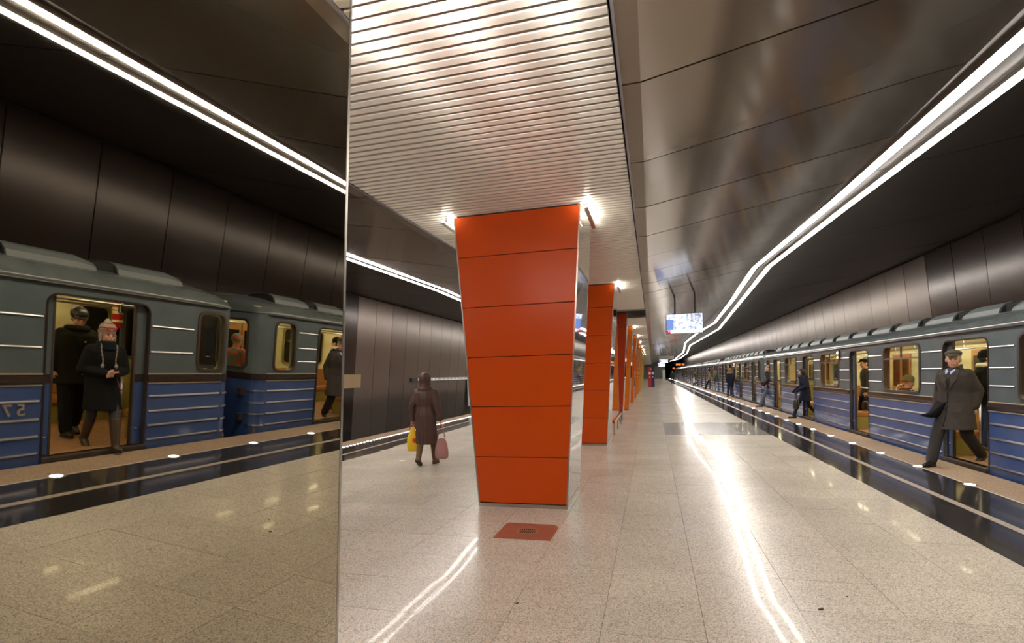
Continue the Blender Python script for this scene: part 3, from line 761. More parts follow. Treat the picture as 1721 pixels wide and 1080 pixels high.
        for z in (0.73, 0.517, 0.316, 0.113):
            o_ = []
            for (x, y) in pr:
                dx, dy = x-(XT+rc), y-(yE+sg*rc); L = math.hypot(dx, dy); o_.append((x+dx/L*0.018, y+dy/L*0.018))
            i_ = [(XT+rc+(x-XT-rc)*0.9, yE+sg*rc+(y-yE-sg*rc)*0.9) for x, y in pr]
            B(MB().prism(o_+i_[::-1], z-0.012, z+0.012, 'z'), 'side_bead', M_CHROME)
        yy = yE+sg*0.02
        B(MB().box(XT+rc, XF-rc, min(yE, yE+sg*0.04), max(yE, yE+sg*0.04), -0.2, ZB), 'lower_end', M_BLUE)
        fin(plate_y('upper_end', [[(XT+rc, ZB), (XF-rc, ZB), (XF-rc, 2.12), (XT+rc, 2.12)], rrect(XT+0.26, XT+0.95, 1.12, 1.98, 0.1), rrect(XF-0.95, XF-0.26, 1.12, 1.98, 0.1)], yy, 0.04, M_TEAL, root))
        B(MB().box(XT+rc, XF-rc, min(yE-sg*0.02, yE+sg*0.02), max(yE-sg*0.02, yE+sg*0.02), ZB, ZBT), 'waist_band', M_BAND)
        for a, b in ((XT+0.25, XT+0.96), (XF-0.96, XF-0.25)):
            fr = fin(plate_y('end_window', [rrect(a-0.015, b+0.015, 1.1, 2.0, 0.11), rrect(a+0.02, b-0.02, 1.14, 1.96, 0.09)], yy-sg*0.012, 0.06, M_RUBBER, root))
            MB().box(a+0.01, b-0.01, yy-0.003, yy+0.003, 1.13, 1.97).build('pane', M_GLASS, fr)
        for z in (0.70, 0.25):
            B(MB().box(XT+0.25, XT+0.33, min(yE, yE-sg*0.1), max(yE, yE-sg*0.1), z-0.06, z+0.06), 'coupling_bracket', M_SILL)
        B(MB().tube((Xm, yE, -0.25), (Xm, yE-sg*0.15, -0.25), 0.14), 'coupler', M_SILL)
    # roof: lofted, dropping at the ends
    half = [(XT-0.012, 2.10), (XT-0.03, 2.125), (XT-0.012, 2.16), (XT+0.03, 2.225), (XT+0.10, 2.285), (XT+0.2, 2.335), (XT+0.34, 2.375), (XT+0.6, 2.43), (XT+0.95, 2.465), (Xm, 2.48)]
    full = half+[(2*Xm-x, z) for x, z in half[-2::-1]]
    rs = []
    ks = [(0.0, 0.30, 0.90), (0.03, 0.5, 0.945), (0.09, 0.68, 0.97), (0.2, 0.83, 0.99), (0.4, 0.94, 1.0), (0.7, 1.0, 1.0)]
    for d, kz, kx in ks: rs.append([(Xm+(x-Xm)*kx, y0+d, 2.10+(z-2.10)*kz) for x, z in full])
    for d, kz, kx in ks[::-1]: rs.append([(Xm+(x-Xm)*kx, y1-d, 2.10+(z-2.10)*kz) for x, z in full])
    B(MB().rings(rs, closed=False), 'roof', M_ROOF, smooth=True)
    B(MB().prism([(XT+0.004, 2.095), (XT-0.03, 2.095), (XT-0.036, 2.107), (XT-0.03, 2.118), (XT+0.004, 2.118)], y0+0.18, y1-0.18), 'gutter', M_BAND)
    # roof air scoops: hoods with dark mouths between
    v0 = vents if vents is not None else y0+1.1
    mouth = MB().box(XT+0.36, XT+0.62, y0+0.75, y1-0.75, 2.33, 2.49)
    B(mouth, 'vent_recess', M_BLACK)
    M_HOOD = mat('vent_hood_paint', (0.085, 0.10, 0.10), 0.5)
    hood = [(XT+0.26, 2.34), (XT+0.29, 2.43), (XT+0.35, 2.495), (XT+0.45, 2.525), (XT+0.7, 2.53), (XT+0.95, 2.47), (XT+0.95, 2.40)]
    y = v0
    while y < y1-1.2:
        hv = B(MB().rings([[(hx, y, hz) for hx, hz in hood], [(hx, y+0.82, hz) for hx, hz in hood], [(XT+0.6+(hx-XT-0.6)*.97, y+1.0, 2.34+(hz-2.34)*.72) for hx, hz in hood]]), 'roof_vent', M_HOOD)
        MB().prism([(XT+0.6+(hx-XT-0.6)*.9, 2.36+(hz-2.34)*.86) for hx, hz in hood], y-0.006, y+0.03).build('mouth', M_BLACK, hv); y += 1.28
    # ---- inside
    xi0, xi1 = XT+0.13, XF-0.13
    B(MB().box(XT+0.04, XF-0.04, y0+0.05, y1-0.05, -0.06, 0.055), 'floor_pan', M_CARFLOOR)
    B(MB().box(XF-0.04, XF, ya, yb, -0.2, 2.12), 'far_side', M_TEAL)
    B(MB().box(xi0, xi1, y0+0.06, y1-0.06, 2.22, 2.24), 'inner_ceiling', M_CREAM2)
    B(MB().prism([(xi1+0.03, 1.95), (xi1+0.02, 2.05), (xi1-0.35, 2.235), (xi1-0.30, 2.24), (xi1+0.06, 2.12)], y0+0.06, y1-0.06), 'cove_panel', M_CREAM2)
    B(MB().prism([(xi0, 2.02), (xi0+0.35, 2.235), (xi0+0.30, 2.24), (xi0-0.03, 2.10), (xi0-0.03, 2.02)], y0+0.06, y1-0.06), 'cove_panel', M_CREAM2)
    # far inner wall: cream, olive below, dark windows, orange doors
    B(MB().box(xi1, xi1+0.02, y0+0.06, y1-0.06, 0.9, 2.1), 'inner_wall', M_CREAM)
    B(MB().box(xi1-0.005, xi1+0.02, y0+0.06, y1-0.06, 0.05, 0.9), 'inner_dado', M_OLIVE)
    for a, b in dz:
        dd = B(MB().box(xi1-0.03, xi1-0.008, a, b, 0.06, 1.95), 'far_door', M_WOOD)
        for c0, c1 in ((a+0.1, (a+b)/2-0.08), ((a+b)/2+0.08, b-0.1)):
            MB().box(xi1-0.034, xi1-0.03, c0, c1, 1.0, 1.8).build('door_glass', M_DKGLASS, dd)
        MB().box(xi1-0.036, xi1-0.029, (a+b)/2-0.012, (a+b)/2+0.012, 0.06, 1.95).build('door_joint', M_RUBBER, dd)
    for a, b, k in allw:
        f2 = fin(plate_x('far_window', [rrect(a-0.03, b+0.03, 1.05, 1.98, 0.12), rrect(a+0.01, b-0.01, 1.09, 1.94, 0.1)], xi1-0.012, 0.03, M_OLIVE, root))
        MB().box(xi1-0.008, xi1-0.002, a, b, 1.08, 1.95).build('far_glass', M_DKGLASS, f2)
    # near inner lining below the windows
    for i in range(0, len(edges), 2):
        a, b = edges[i]+0.02, edges[i+1]-0.02
        B(MB().box(XT+0.1, XT+0.13, a, b, 0.05, 1.06), 'inner_lining', M_OLIVE)
    for sg, yE in ((1, y0), (-1, y1)):
        B(MB().box(XT+1.0, XF-1.0, min(yE+sg*0.06, yE+sg*0.08), max(yE+sg*0.06, yE+sg*0.08), 0.05, 2.2), 'inner_end', M_CREAM)
        B(MB().box(XT+0.13, XF-0.13, min(yE+sg*0.06, yE+sg*0.08), max(yE+sg*0.06, yE+sg*0.08), 0.05, 1.08), 'inner_end', M_OLIVE)
    # benches between the doors, on both sides
    spans = [(edges[i]+0.12, edges[i+1]-0.12) for i in range(0, len(edges), 2)]
    for a, b in spans:
        if b-a < 0.5: continue
        for xx, sg in ((xi0, 1), (xi1, -1)):
            lo, hi = sorted((xx, xx+sg*0.44)); s1, s2 = sorted((xx, xx+sg*0.09))
            be = B(MB().box(lo, hi, a, b, 0.36, 0.48), 'bench_seat', M_SEAT, bevel=0.03)
            MB().box(s1, s2, a, b, 0.48, 0.94).build('bench_back', M_SEAT, be, bevel=0.02)
            MB().box(lo+0.05*(1 if sg > 0 else 1), hi-0.05, a+0.02, b-0.02, 0.06, 0.36).build('bench_box', M_OLIVE, be)
            if detail > 1:
                for yy in (a-0.04, b+0.04):
                    xr_ = xx+sg*0.42
                    hr = MB(); pts = [(xr_, yy, 0.06), (xr_, yy, 0.95), (xr_-sg*0.05, yy, 1.05), (xr_-sg*0.3, yy, 1.1)]
                    for p, q in zip(pts, pts[1:]): hr.tube(p, q, 0.016, n=8)
                    hr.build('arm_rail', M_CHROME, be, smooth=True)
    for xx in (xi0+0.38, xi1-0.38):
        B(MB().tube((xx, y0+0.3, 1.96), (xx, y1-0.3, 1.96), 0.016, n=8), 'grab_rail', M_CHROME, smooth=True)
        if detail > 1:
            k = 0; y = y0+0.9
            while y < y1-0.5:
                B(MB().tube((xx, y, 1.96), (xx, y, 2.2), 0.012, n=6), 'rail_hanger', M_CHROME); y += 1.2
    for xx in (Xm-0.55, Xm+0.55):
        y = y0+0.7
        while y < y1-0.8:
            B(MB().box(xx-0.06, xx+0.06, y, y+(0.9 if detail > 1 else 1.3), 2.19, 2.222), 'ceiling_lamp', M_LAMP); y += 1.55
    # number
    if number:
        for ch, yy in zip(number, num_y):
            me = text_mesh(ch, 0.19, 0.008, 0.004)
            for v in me.vertices: v.co = (XT-0.012-v.co.z, yy-v.co.x, 0.632+v.co.y)
            fin(link('number_digit', me, M_CHROME, root))
    if detail > 1:
        B(MB().box(XT-0.05, XT+0.01, y0+8.02, y0+8.12, 1.82, 2.05), 'signal_housing', M_CASE)
        B(MB().ell((XT-0.055, y0+8.07, 1.99), (0.02, 0.035, 0.035), n=10, m=6), 'signal_lamp', emis('white_signal', (1, 0.9, 0.85), 6))
        B(MB().ell((XT-0.055, y0+8.07, 1.87), (0.02, 0.035, 0.035), n=10, m=6), 'signal_lamp', emis('orange_signal', (1, 0.45, 0.25), 5))
    # underframe
    B(MB().box(XT+0.25, XF-0.25, y0+0.3, y1-0.3, -0.55, -0.2), 'underframe', M_BLACK)
    for yb_ in (y0+3.0, y0+5.1, y1-5.1, y1-3.0):
        for xw in (5.33, 6.85):
            B(MB().tube((xw-0.06, yb_, -0.56), (xw+0.06, yb_, -0.56), 0.39, n=20), 'wheel', M_SILL)
    return root
car('subway_car', -10.8, 7.22, [(4.43, 5.70), (0.03, 1.3), (-4.4, -3.1), (-8.9, -7.6)], [(1.95, 3.65), (-2.45, -0.75), (-6.85, -5.15)], [(6.52, 7.02), (-10.5, -9.9)], (1.711, 1.354),
    'near blue train car, number 57, seen in the mirror side of the closest pillar', 2, '57', (4.195, 4.065), vents=4.16-1.28*11)
TPL_D = [(1.64, 2.89), (6.16, 7.34), (10.45, 11.67), (14.8, 16.03)]
TPL_W = [(3.71, 5.3), (8.15, 9.7), (12.5, 14.07)]
TPL_E = [(0.38, 0.94), (16.75, 17.4)]
car('subway_car', 7.8, 25.85, [(7.8+a, 7.8+b) for a, b in TPL_D], [(7.8+a, 7.8+b) for a, b in TPL_W], [(7.8+a, 7.8+b) for a, b in TPL_E], (1.84, 1.54, 1.28),
    'blue train car at the right with the grey-coated man in its first open door', 2, '58', (22.42, 22.16), vents=10.99-1.28*2)
FAR = [(26.25, 42.5, 'second blue car along the platform, beyond the man in jeans'), (42.95, 59.1, 'third blue car along the platform, with the tan-jacketed man before it'),
       (59.55, 75.7, 'fourth blue car along the platform, small in the distance'), (76.15, 92.3, 'fifth blue car along the platform, very small'),
       (92.75, 108.9, 'last but one blue car along the platform'), (109.35, 125.5, 'farthest blue car, at the end of the platform')]
for i, (a, b, lb) in enumerate(FAR):
    k = (b-a)/18.05
    car('subway_car', a, b, [(a+p*k, a+q*k) for p, q in TPL_D], [(a+p*k, a+q*k) for p, q in TPL_W], [(a+p*k, a+q*k) for p, q in TPL_E], (1.84, 1.54, 1.28), lb, 1 if i else 2, vents=a+1.3)
# fire extinguisher by the end wall of the near car
r_ = empty('fire_extinguisher', (6.88, 6.86, 1.62)); tag(r_, 'red fire extinguisher with pale label bands on the end wall inside the near car', 'extinguisher')
M_RED = mat('red_gloss_paint', (0.45, 0.02, 0.015), 0.25)
b_ = MB().rings([[(r*math.cos(2*math.pi*i/16), r*math.sin(2*math.pi*i/16), z) for i in range(16)] for z, r in ((0, 0.07), (0.01, 0.078), (0.40, 0.078), (0.45, 0.06), (0.48, 0.025))]).build('body', M_RED, r_, smooth=True)
for z in (0.10, 0.31, 0.24): MB().tube((0, 0, z), (0, 0, z+(0.035 if z != 0.24 else 0.05)), 0.0795, n=16).build('label_band', mat('cream_label', (0.75, 0.68, 0.42), 0.5), r_)
MB().tube((0, 0, 0.47), (0, 0, 0.53), 0.02).build('valve', M_CHROME, r_)
MB().box(-0.015, 0.015, -0.09, 0.03, 0.53, 0.55).build('handle', M_CASE, r_)
MB().tube((0.0, 0.0, 0.5), (-0.1, -0.03, 0.47), 0.012).build('hose', M_CASE, r_)
MB().tube((-0.1, -0.03, 0.47), (-0.12, -0.03, 0.26), 0.02, 0.045).build('horn', M_CASE, r_)

# ------------------------------------------------------------------ people
def fabric(name, c, bump=0.12, sc_=160, rough=0.9):
    return mat(name, c, rough, 0.0, 0.2, noise=(12, 0.12), bump=bump, bscale=sc_)
M_SKIN = mat('skin', (0.56, 0.30, 0.20), 0.5, 0, 0.35, noise=(20, 0.06))
M_EYE = mat('eye_dark', (0.02, 0.015, 0.012), 0.2)
M_LIP = mat('lip', (0.40, 0.13, 0.11), 0.5)
def sculpt(mb, vox, name, m, parent=None, smooth_it=4, kind=None):
    """merge overlapping closed shapes into one continuous skin"""
    me = mb.mesh(name)
    tmp = bpy.data.objects.new(name, me)
    rm = tmp.modifiers.new('remesh', 'REMESH'); rm.mode = 'VOXEL'; rm.voxel_size = vox
    if smooth_it:
        s_ = tmp.modifiers.new('smooth', 'SMOOTH'); s_.factor = 0.5; s_.iterations = smooth_it
    me2 = baked(tmp); bpy.data.meshes.remove(me)
    return link(name, me2, m, parent, smooth=True)
def cap(mb, p, q, r0, r1, n=12): mb.tube(p, q, r0, r1, n=n, dome=True)
def loft(mb, rings, n=22):
    """rings: (cx, cy, z, rx, ry)"""
    rs = []
    first, last = rings[0], rings[-1]
    for (cx, cy, z, rx, ry) in rings:
        rs.append([(cx+rx*math.cos(2*math.pi*i/n), cy+ry*math.sin(2*math.pi*i/n), z) for i in range(n)])
    mb.rings(rs)
def lerp(a, b, t): return Vector(a)*(1-t)+Vector(b)*t

BASE = dict(hipL=(-.09, 0, .92), hipR=(.09, 0, .92), kneeL=(-.10, .03, .50), kneeR=(.10, .03, .50), ankL=(-.10, 0, .09), ankR=(.10, 0, .09),
            footL=(0, 1, 0), footR=(0, 1, 0), pelvis=(0, 0, .96), chest=(0, .0, 1.28), neck=(0, .0, 1.48), head=(0, .025, 1.62),
            shL=(-.185, 0, 1.42), shR=(.185, 0, 1.42), elL=(-.235, -.03, 1.14), elR=(.235, -.03, 1.14), wrL=(-.245, .06, .90), wrR=(.245, .06, .90),
            hdL=(0, .12, -1), hdR=(0, .12, -1), yaw=0.0, tilt=0.0)
def stride(lead='R', s=0.40, lean=0.03, arms=0.16):
    a, b = ('R', 'L') if lead == 'R' else ('L', 'R')
    sx = 1 if lead == 'R' else -1
    p = {}
    p['hip'+a] = (sx*.09, .03, .90); p['knee'+a] = (sx*.10, s*.62, .52); p['ank'+a] = (sx*.10, s, .09)
    p['hip'+b] = (-sx*.09, -.03, .90); p['knee'+b] = (-sx*.10, -s*.18, .47); p['ank'+b] = (-sx*.10, -s*.98, .15)
    p['foot'+b] = (0, .86, -.5)
    p['pelvis'] = (0, 0, .94); p['chest'] = (0, lean, 1.27); p['neck'] = (0, lean*1.4, 1.465); p['head'] = (0, lean*1.8+.02, 1.605)
    for q, sg in (('L', -1), ('R', 1)):
        f = arms if q == b else -arms
        p['sh'+q] = (sg*.185, lean*1.2, 1.405); p['el'+q] = (sg*.24, lean+f*.45-.02, 1.13); p['wr'+q] = (sg*.245, lean+f*1.15+.03, .91); p['hd'+q] = (0, .1+f*.6, -1)
    return p
def hand(mb, w, d, side, curl=0.5, s=1.0, fr=.0088):
    """palm, four bent fingers and a thumb; d points from wrist along the hand, side is the thumb side"""
    w = Vector(w); d = Vector(d).normalized(); t = Vector(side); t = (t-d*t.dot(d)).normalized(); nrm = d.cross(t)
    for i, (o, L) in enumerate(((.030, .070), (.010, .077), (-.010, .072), (-.029, .056))):
        k = w+d*.085*s+t*o*s
        cap(mb, w+t*o*.6*s, k, .015*s, .012*s, 8)
        a = curl*1.1; b = curl*2.1
        m1 = k+(d*math.cos(a)+nrm*math.sin(a))*L*.52*s
        m2 = m1+(d*math.cos(b)+nrm*math.sin(b))*L*.48*s
        cap(mb, k, m1, fr*s*1.06, fr*s, 8); cap(mb, m1, m2, fr*s, fr*.85*s, 8)
    b0 = w+d*.03*s+t*.026*s; b1 = b0+(d*.7+t*.75).normalized()*.036*s+nrm*.008; b2 = b1+(d*.95+t*.2).normalized()*.032*s+nrm*.012
    cap(mb, b0, b1, .0125*s, .0105*s, 8); cap(mb, b1, b2, .0105*s, .0085*s, 8)

def person(label, loc, heading, H, pose, near=True, coat=None, trousers=None, shoes=None, hat=None, hair=None, scarf=None, collar=None,
           hood=None, gloves=None, extra=None, group=None, skin=None, build=1.0, sole=None):
    P = dict(BASE); P.update(pose)
    P = {k: (Vector(v) if isinstance(v, tuple) else v) for k, v in P.items()}
    skin = skin or M_SKIN
    vb = 0.0085 if near else 0.016
    vc = 0.012 if near else 0.02
    Hm = Matrix.Translation(P['head']) @ Matrix.Rotation(R(P['yaw']), 4, 'Z') @ Matrix.Rotation(R(-P['tilt']), 4, 'X') @ Matrix.Scale(P.get('headscale', 1.06), 4)
    hr = Hm.to_3x3()
    def hp(x, y, z): return Hm @ Vector((x, y, z))
    b = MB()
    # head
    b.ell(hp(0, -.008, .035), (.076, .096, .090), hr); b.ell(hp(0, .022, -.045), (.058, .068, .068), hr); b.ell(hp(0, .05, -.078), (.034, .036, .03), hr)
    b.ell(hp(.03, .066, -.022), (.03, .022, .03), hr, 8, 6); b.ell(hp(-.03, .066, -.022), (.03, .022, .03), hr, 8, 6)
    cap(b, hp(0, .088, .016), hp(0, .108, -.020), .010, .0155, 8)
    cap(b, hp(-.045, .077, .028), hp(.045, .077, .028), .010, .010, 8)
    cap(b, hp(-.022, .086, -.052), hp(.022, .086, -.052), .009, .009, 8)
    for sx in (-1, 1): b.ell(hp(sx*.078, -.005, -.005), (.010, .022, .032), hr, 8, 6)
    cap(b, P['neck']-Vector((0, 0, .03)), lerp(P['neck'], P['head'], .75), .056, .052)
    # trunk
    b.ell(P['pelvis'], (.155, .105, .12)); b.ell(lerp(P['pelvis'], P['chest'], .5), (.135, .095, .17)); b.ell(P['chest'], (.165, .11, .18))
    cap(b, P['shL']-Vector((-.02, 0, .015)), P['shR']-Vector((.02, 0, .015)), .046, .046)
    for q, sg in (('L', -1), ('R', 1)):
        cap(b, P['sh'+q]-Vector((0, 0, .02)), P['el'+q], .040, .036); cap(b, P['el'+q], P['wr'+q], .039, .026)
        if not gloves:
            hand(b, P['wr'+q], P['hd'+q], P.get('thumb'+q, Vector((-sg*.4, 1, .2))), P.get('curl', 0.45), 1.0, .0095 if near else .013)
        cap(b, P['hip'+q], P['knee'+q], .080, .055); cap(b, P['knee'+q], P['ank'+q], .052, .036)
        f = P['foot'+q].normalized(); dn_ = -(Vector((0, 0, 1))-f*f.z).normalized(); cap(b, P['ank'+q]+dn_*.03, P['ank'+q]+dn_*.055+f*.12, .033, .026)
    body = sculpt(b, vb, 'person', skin)
    body['label'] = label; body['category'] = 'person'
    if group: body['group'] = group
    # face pieces
    for sx in (-1, 1):
        MB().ell(hp(sx*.031, .0855, .008), (.0105, .006, .0055), hr, 10, 7).build('eye', M_EYE, body, smooth=True)
        e = MB(); cap(e, hp(sx*.016, .0925, .030), hp(sx*.046, .082, .033), .0045, .0035, 6); e.build('eyebrow', P.get('brow', mat('brow_brown', (0.10, 0.06, 0.04), 0.9)), body, smooth=True)
    l_ = MB(); cap(l_, hp(-.021, .0925, -.052), hp(.021, .0925, -.052), .006, .006, 6); l_.build('mouth', M_LIP, body, smooth=True)
    # trousers
    if trousers:
        m_, kind = trousers
        t = MB(); t.ell(P['pelvis'], (.165*build, .12*build, .13))
        wide = {'wide': (.105, .085, .075), 'slim': (.09, .064, .05), 'jeans': (.098, .074, .066)}[kind]
        for q in 'LR':
            cap(t, P['hip'+q], P['knee'+q], wide[0]*build, wide[1]); cap(t, P['knee'+q], lerp(P['knee'+q], P['ank'+q], 0.97), wide[1], wide[2])
        sculpt(t, vc, 'trousers', m_, body)
    if shoes:
        m_, shaft = shoes
        for q in 'LR':
            t = MB(); f = P['foot'+q].normalized(); A = P['ank'+q]
            upv = Vector((0, 0, 1)); dn = -(upv-f*upv.dot(f)).normalized()
            heel = A+dn*.045-f*.045; toe = A+dn*.055+f*.155
            cap(t, heel, lerp(heel, toe, .55), .042, .046); cap(t, lerp(heel, toe, .5), toe, .046, .034); cap(t, A, heel+f*.03, .046, .042)
            if shaft: cap(t, A, lerp(A, P['knee'+q], shaft), .052, .066)
            so = sculpt(t, 0.010 if near else .018, 'shoe', m_, body)
            s2 = MB(); a0 = heel+dn*.030; 
            s2.tube(a0-f*.03, a0+f*.235, .040, .036, 10); 
            bm = Vector((0, 0, 0))
            s3 = MB(); sd = f.cross(dn).normalized()
            def sp(u, v, h): return a0+f*u+sd*v+dn*h
            pts = [(-.045, .0), (-.03, .03), (.05, .034), (.15, .044), (.22, .03), (.245, 0), (.22, -.03), (.15, -.044), (.05, -.034), (-.03, -.03)]
            s3.rings([[sp(u, v, 0.0) for u, v in pts], [sp(u, v, 0.014) for u, v in pts]])
            s3.build('sole', sole or mat('dark_sole', (0.02, 0.017, 0.015), 0.7), so)
    # coat or jacket: dict(mat, hem z, rings widen, sleeve)
    if coat:
        m_ = coat['mat']; hem = coat['hem']; fl = coat.get('flare', .24); sl_ = coat.get('sleeve', .062); th = coat.get('thick', 1.0)
        t = MB()
        ch, pe, ne = P['chest'], P['pelvis'], P['neck']
        kx = (P['kneeL'].x+P['kneeR'].x)/2; ky = (P['kneeL'].y+P['kneeR'].y)/2
        hemy = ky*.9 if hem < .85 else pe.y
        sy = abs(P['kneeL'].y-P['kneeR'].y)*.5
        rings = []
        f_ = max(0, min(1, (.94-hem)/.45))
        if hem < .93:
            rings += [(0, pe.y+(hemy-pe.y)*f_*.7, hem, fl*build, (.15+sy*.62*f_)*build*coat.get('deep', 1.0)), (0, pe.y+(hemy-pe.y)*f_*.35, (hem+.93)/2, (fl+.205)/2*build, (.155+sy*.25*f_)*build)]
        else:
            rings += [(0, pe.y, hem, .19*build, .14*build)]
        rings += [(0, pe.y, max(.96, hem+.03), .192*th*build, .145*th*build), (0, (pe.y*.5+ch.y*.5), 1.12, .175*th*build*coat.get('waist', 1), .135*th*build*coat.get('waist', 1)),
                  (0, ch.y, 1.27, .20*th*build, .145*th*build), (0, (ch.y+ne.y)/2, 1.38, .205*th*build, .13*th*build), (0, ne.y-.005, 1.445, .15*build, .105*build), (0, ne.y, 1.49, .078, .075)]
        loft(t, rings)
        def surf(x, z, off):
            lo, hi = rings[0], rings[-1]
            for r_a, r_b in zip(rings, rings[1:]):
                if r_a[2] <= z <= r_b[2]: lo, hi = r_a, r_b
            u = max(0, min(1, (z-lo[2])/max(1e-6, hi[2]-lo[2]))); cy, rx, ry = (lo[i]*(1-u)+hi[i]*u for i in (1, 3, 4))
            return Vector((x, cy+ry*math.sqrt(max(0.05, 1-(x/rx)**2))+off, z))
        def patch(name, pts, m__, off, th_=.006, bev=0.0):
            d = MB(); d.rings([[surf(x, z, off) for x, z in pts], [surf(x, z, off+th_) for x, z in pts]])
            return d.build(name, m__, body, bevel=bev)
        if coat.get('seams'):
            for x_ in (-.075, 0, .075):
                zs_ = [hem+.02+(1.40-hem)*i/14 for i in range(15)]; d = MB()
                def bk(z): 
                    v = surf(x_, z, 0); f_y = surf(0, z, 0)
                    cy_ = None
                    for r_a, r_b in zip(rings, rings[1:]):
                        if r_a[2] <= z <= r_b[2]: u = (z-r_a[2])/max(1e-6, r_b[2]-r_a[2]); cy_ = r_a[1]*(1-u)+r_b[1]*u
                    cy_ = rings[0][1] if cy_ is None else cy_
                    return Vector((x_, 2*cy_-v.y-.001, z))
                for p, q in zip(zs_, zs_[1:]): d.tube(bk(p), bk(q), .0045, n=6)
                d.build('back_seam', coat['seams'], body)
        for q, sg in (('L', -1), ('R', 1)):
            cap(t, P['sh'+q]+Vector((-sg*.02, 0, -.02)), P['el'+q], .078*th, sl_*1.08*th); cap(t, P['el'+q], lerp(P['el'+q], P['wr'+q], .93), sl_*1.06*th, sl_*.82*th)
        sculpt(t, vc, 'coat', m_, body, 3)
        if coat.get('front') and near:
            zs = [z_ for z_ in (1.42, 1.36, 1.27, 1.2, 1.12, 1.04, .97, .9, .8, .7, .6) if z_ > hem+.03 and z_ < coat.get('open', 1.5)]
            d = MB()
            for p, q in zip(zs, zs[1:]): d.tube(surf(.014, p, .001), surf(.014, q, .001), .005, n=6)
            d.build('front_edge', coat['front'], body)
            for z in (1.30, 1.19, 1.08, .97, .86):
                if z < coat.get('open', 1.5)-.02 and z > hem+.1: MB().ell(surf(.035, z, .002), (.012, .006, .012), None, 8, 5).build('button', coat.get('button', M_BLACK), body)
        if coat.get('lapel'):
            patch('jumper', [(-.06, 1.455), (0, 1.44), (.06, 1.455), (.03, 1.30), (0, 1.17), (-.03, 1.30)], coat['inner'], .002)
            for sg in (-1, 1):
                patch('shirt_collar', [(sg*.062, 1.475), (sg*.064, 1.44), (sg*.035, 1.385), (sg*.006, 1.425)], coat['shirt'], .009)
                patch('lapel', [(sg*.062, 1.47), (sg*.115, 1.445), (sg*.125, 1.385), (sg*.105, 1.375), (sg*.135, 1.355), (sg*.075, 1.25), (sg*.012, 1.14), (sg*.03, 1.28)], coat['lapel'], .012, .008, .003)
                d2 = MB(); d2.rings([[(sg*.02, ne.y-.085, 1.53), (sg*.075, ne.y-.03, 1.535), (sg*.075, ne.y+.05, 1.505), (sg*.115, ne.y+.07, 1.45), (sg*.13, ne.y, 1.45), (sg*.05, ne.y-.10, 1.46)],
                                     [(sg*.02, ne.y-.095, 1.53), (sg*.085, ne.y-.035, 1.535), (sg*.085, ne.y+.06, 1.505), (sg*.12, ne.y+.085, 1.45), (sg*.14, ne.y, 1.45), (sg*.05, ne.y-.112, 1.46)]])
                d2.build('collar', coat['lapel'], body, bevel=0.003)
                patch('pocket_flap', [(sg*.07, .86), (sg*.16, .875), (sg*.16, .84), (sg*.07, .825)], coat['lapel'], .004, .006)
    if collar:
        m_, r0, r1, z0_ = collar
        t = MB(); ne = P['neck']
        for i in range(12):
            a0 = 2*math.pi*i/12; a1 = 2*math.pi*(i+1)/12
            cap(t, (r0*math.cos(a0), ne.y+.01+r0*.9*math.sin(a0), z0_), (r0*math.cos(a1), ne.y+.01+r0*.9*math.sin(a1), z0_), r1, r1, 8)
        sculpt(t, vc*.9, 'collar', m_, body, 3)
    if scarf:
        t = MB(); ne = P['neck']
        for k, (rr_, z) in enumerate(((.088, 1.445), (.082, 1.482), (.095, 1.41))):
            for i in range(12):
                a0 = 2*math.pi*i/12; a1 = 2*math.pi*(i+1)/12
                cap(t, (rr_*math.cos(a0), ne.y+.02+rr_*math.sin(a0), z), (rr_*math.cos(a1), ne.y+.02+rr_*math.sin(a1), z+.012), .038, .038, 8)
        sculpt(t, vc, 'scarf', scarf, body, 3)
    if hair:
        m_, kind = hair
        t = MB()
        t.ell(hp(0, -.018, .05), (.084, .098, .088), hr)
        if kind == 'short': t.ell(hp(0, -.04, .0), (.078, .068, .075), hr)
        if kind == 'bob':
            t.ell(hp(0, -.035, -.005), (.093, .078, .098), hr); t.ell(hp(0, .035, .095), (.072, .06, .036), hr)
            for sx in (-1, 1): t.ell(hp(sx*.078, .012, .01), (.02, .045, .07), hr)
        if kind == 'long':
            t.ell(hp(0, -.055, -.06), (.095, .062, .16), hr)
            for sx in (-1, 1): t.ell(hp(sx*.08, .0, -.05), (.022, .045, .12), hr)
        sculpt(t, vb*1.1, 'hair', m_, body, 2)
    if hat:
        m_, kind = hat[0], hat[1]
        t = MB()
        if kind == 'flat':
            t.ell(hp(0, -.006, .085), (.094, .122, .048), hr @ Matrix.Rotation(R(6), 3, 'X')); t.ell(hp(0, -.03, .06), (.088, .092, .05), hr)
            t.ell(hp(0, .098, .062), (.072, .058, .010), hr @ Matrix.Rotation(R(-12), 3, 'X'))
        if kind == 'beanie':
            t.ell(hp(0, -.01, .058), (.090, .108, .098), hr); t.ell(hp(0, -.014, .03), (.092, .109, .05), hr)
        if kind == 'cossack':
            t.ell(hp(0, -.012, .075), (.095, .112, .082), hr); t.ell(hp(0, -.012, .035), (.098, .116, .036), hr)
        if kind == 'leather':
            t.ell(hp(0, -.012, .066), (.098, .116, .090), hr); t.ell(hp(0, .06, .045), (.080, .062, .018), hr)
        if kind == 'peru':
            t.ell(hp(0, -.012, .078), (.093, .112, .105), hr); t.ell(hp(0, -.030, .04), (.096, .104, .06), hr)
            t.ell(hp(0, -.03, .182), (.034, .034, .032), hr)
            for sx in (-1, 1): cap(t, hp(sx*.085, .0, .0), hp(sx*.082, .02, -.085), .022, .014)
        ho = sculpt(t, vb, 'hat', m_, body, 2)
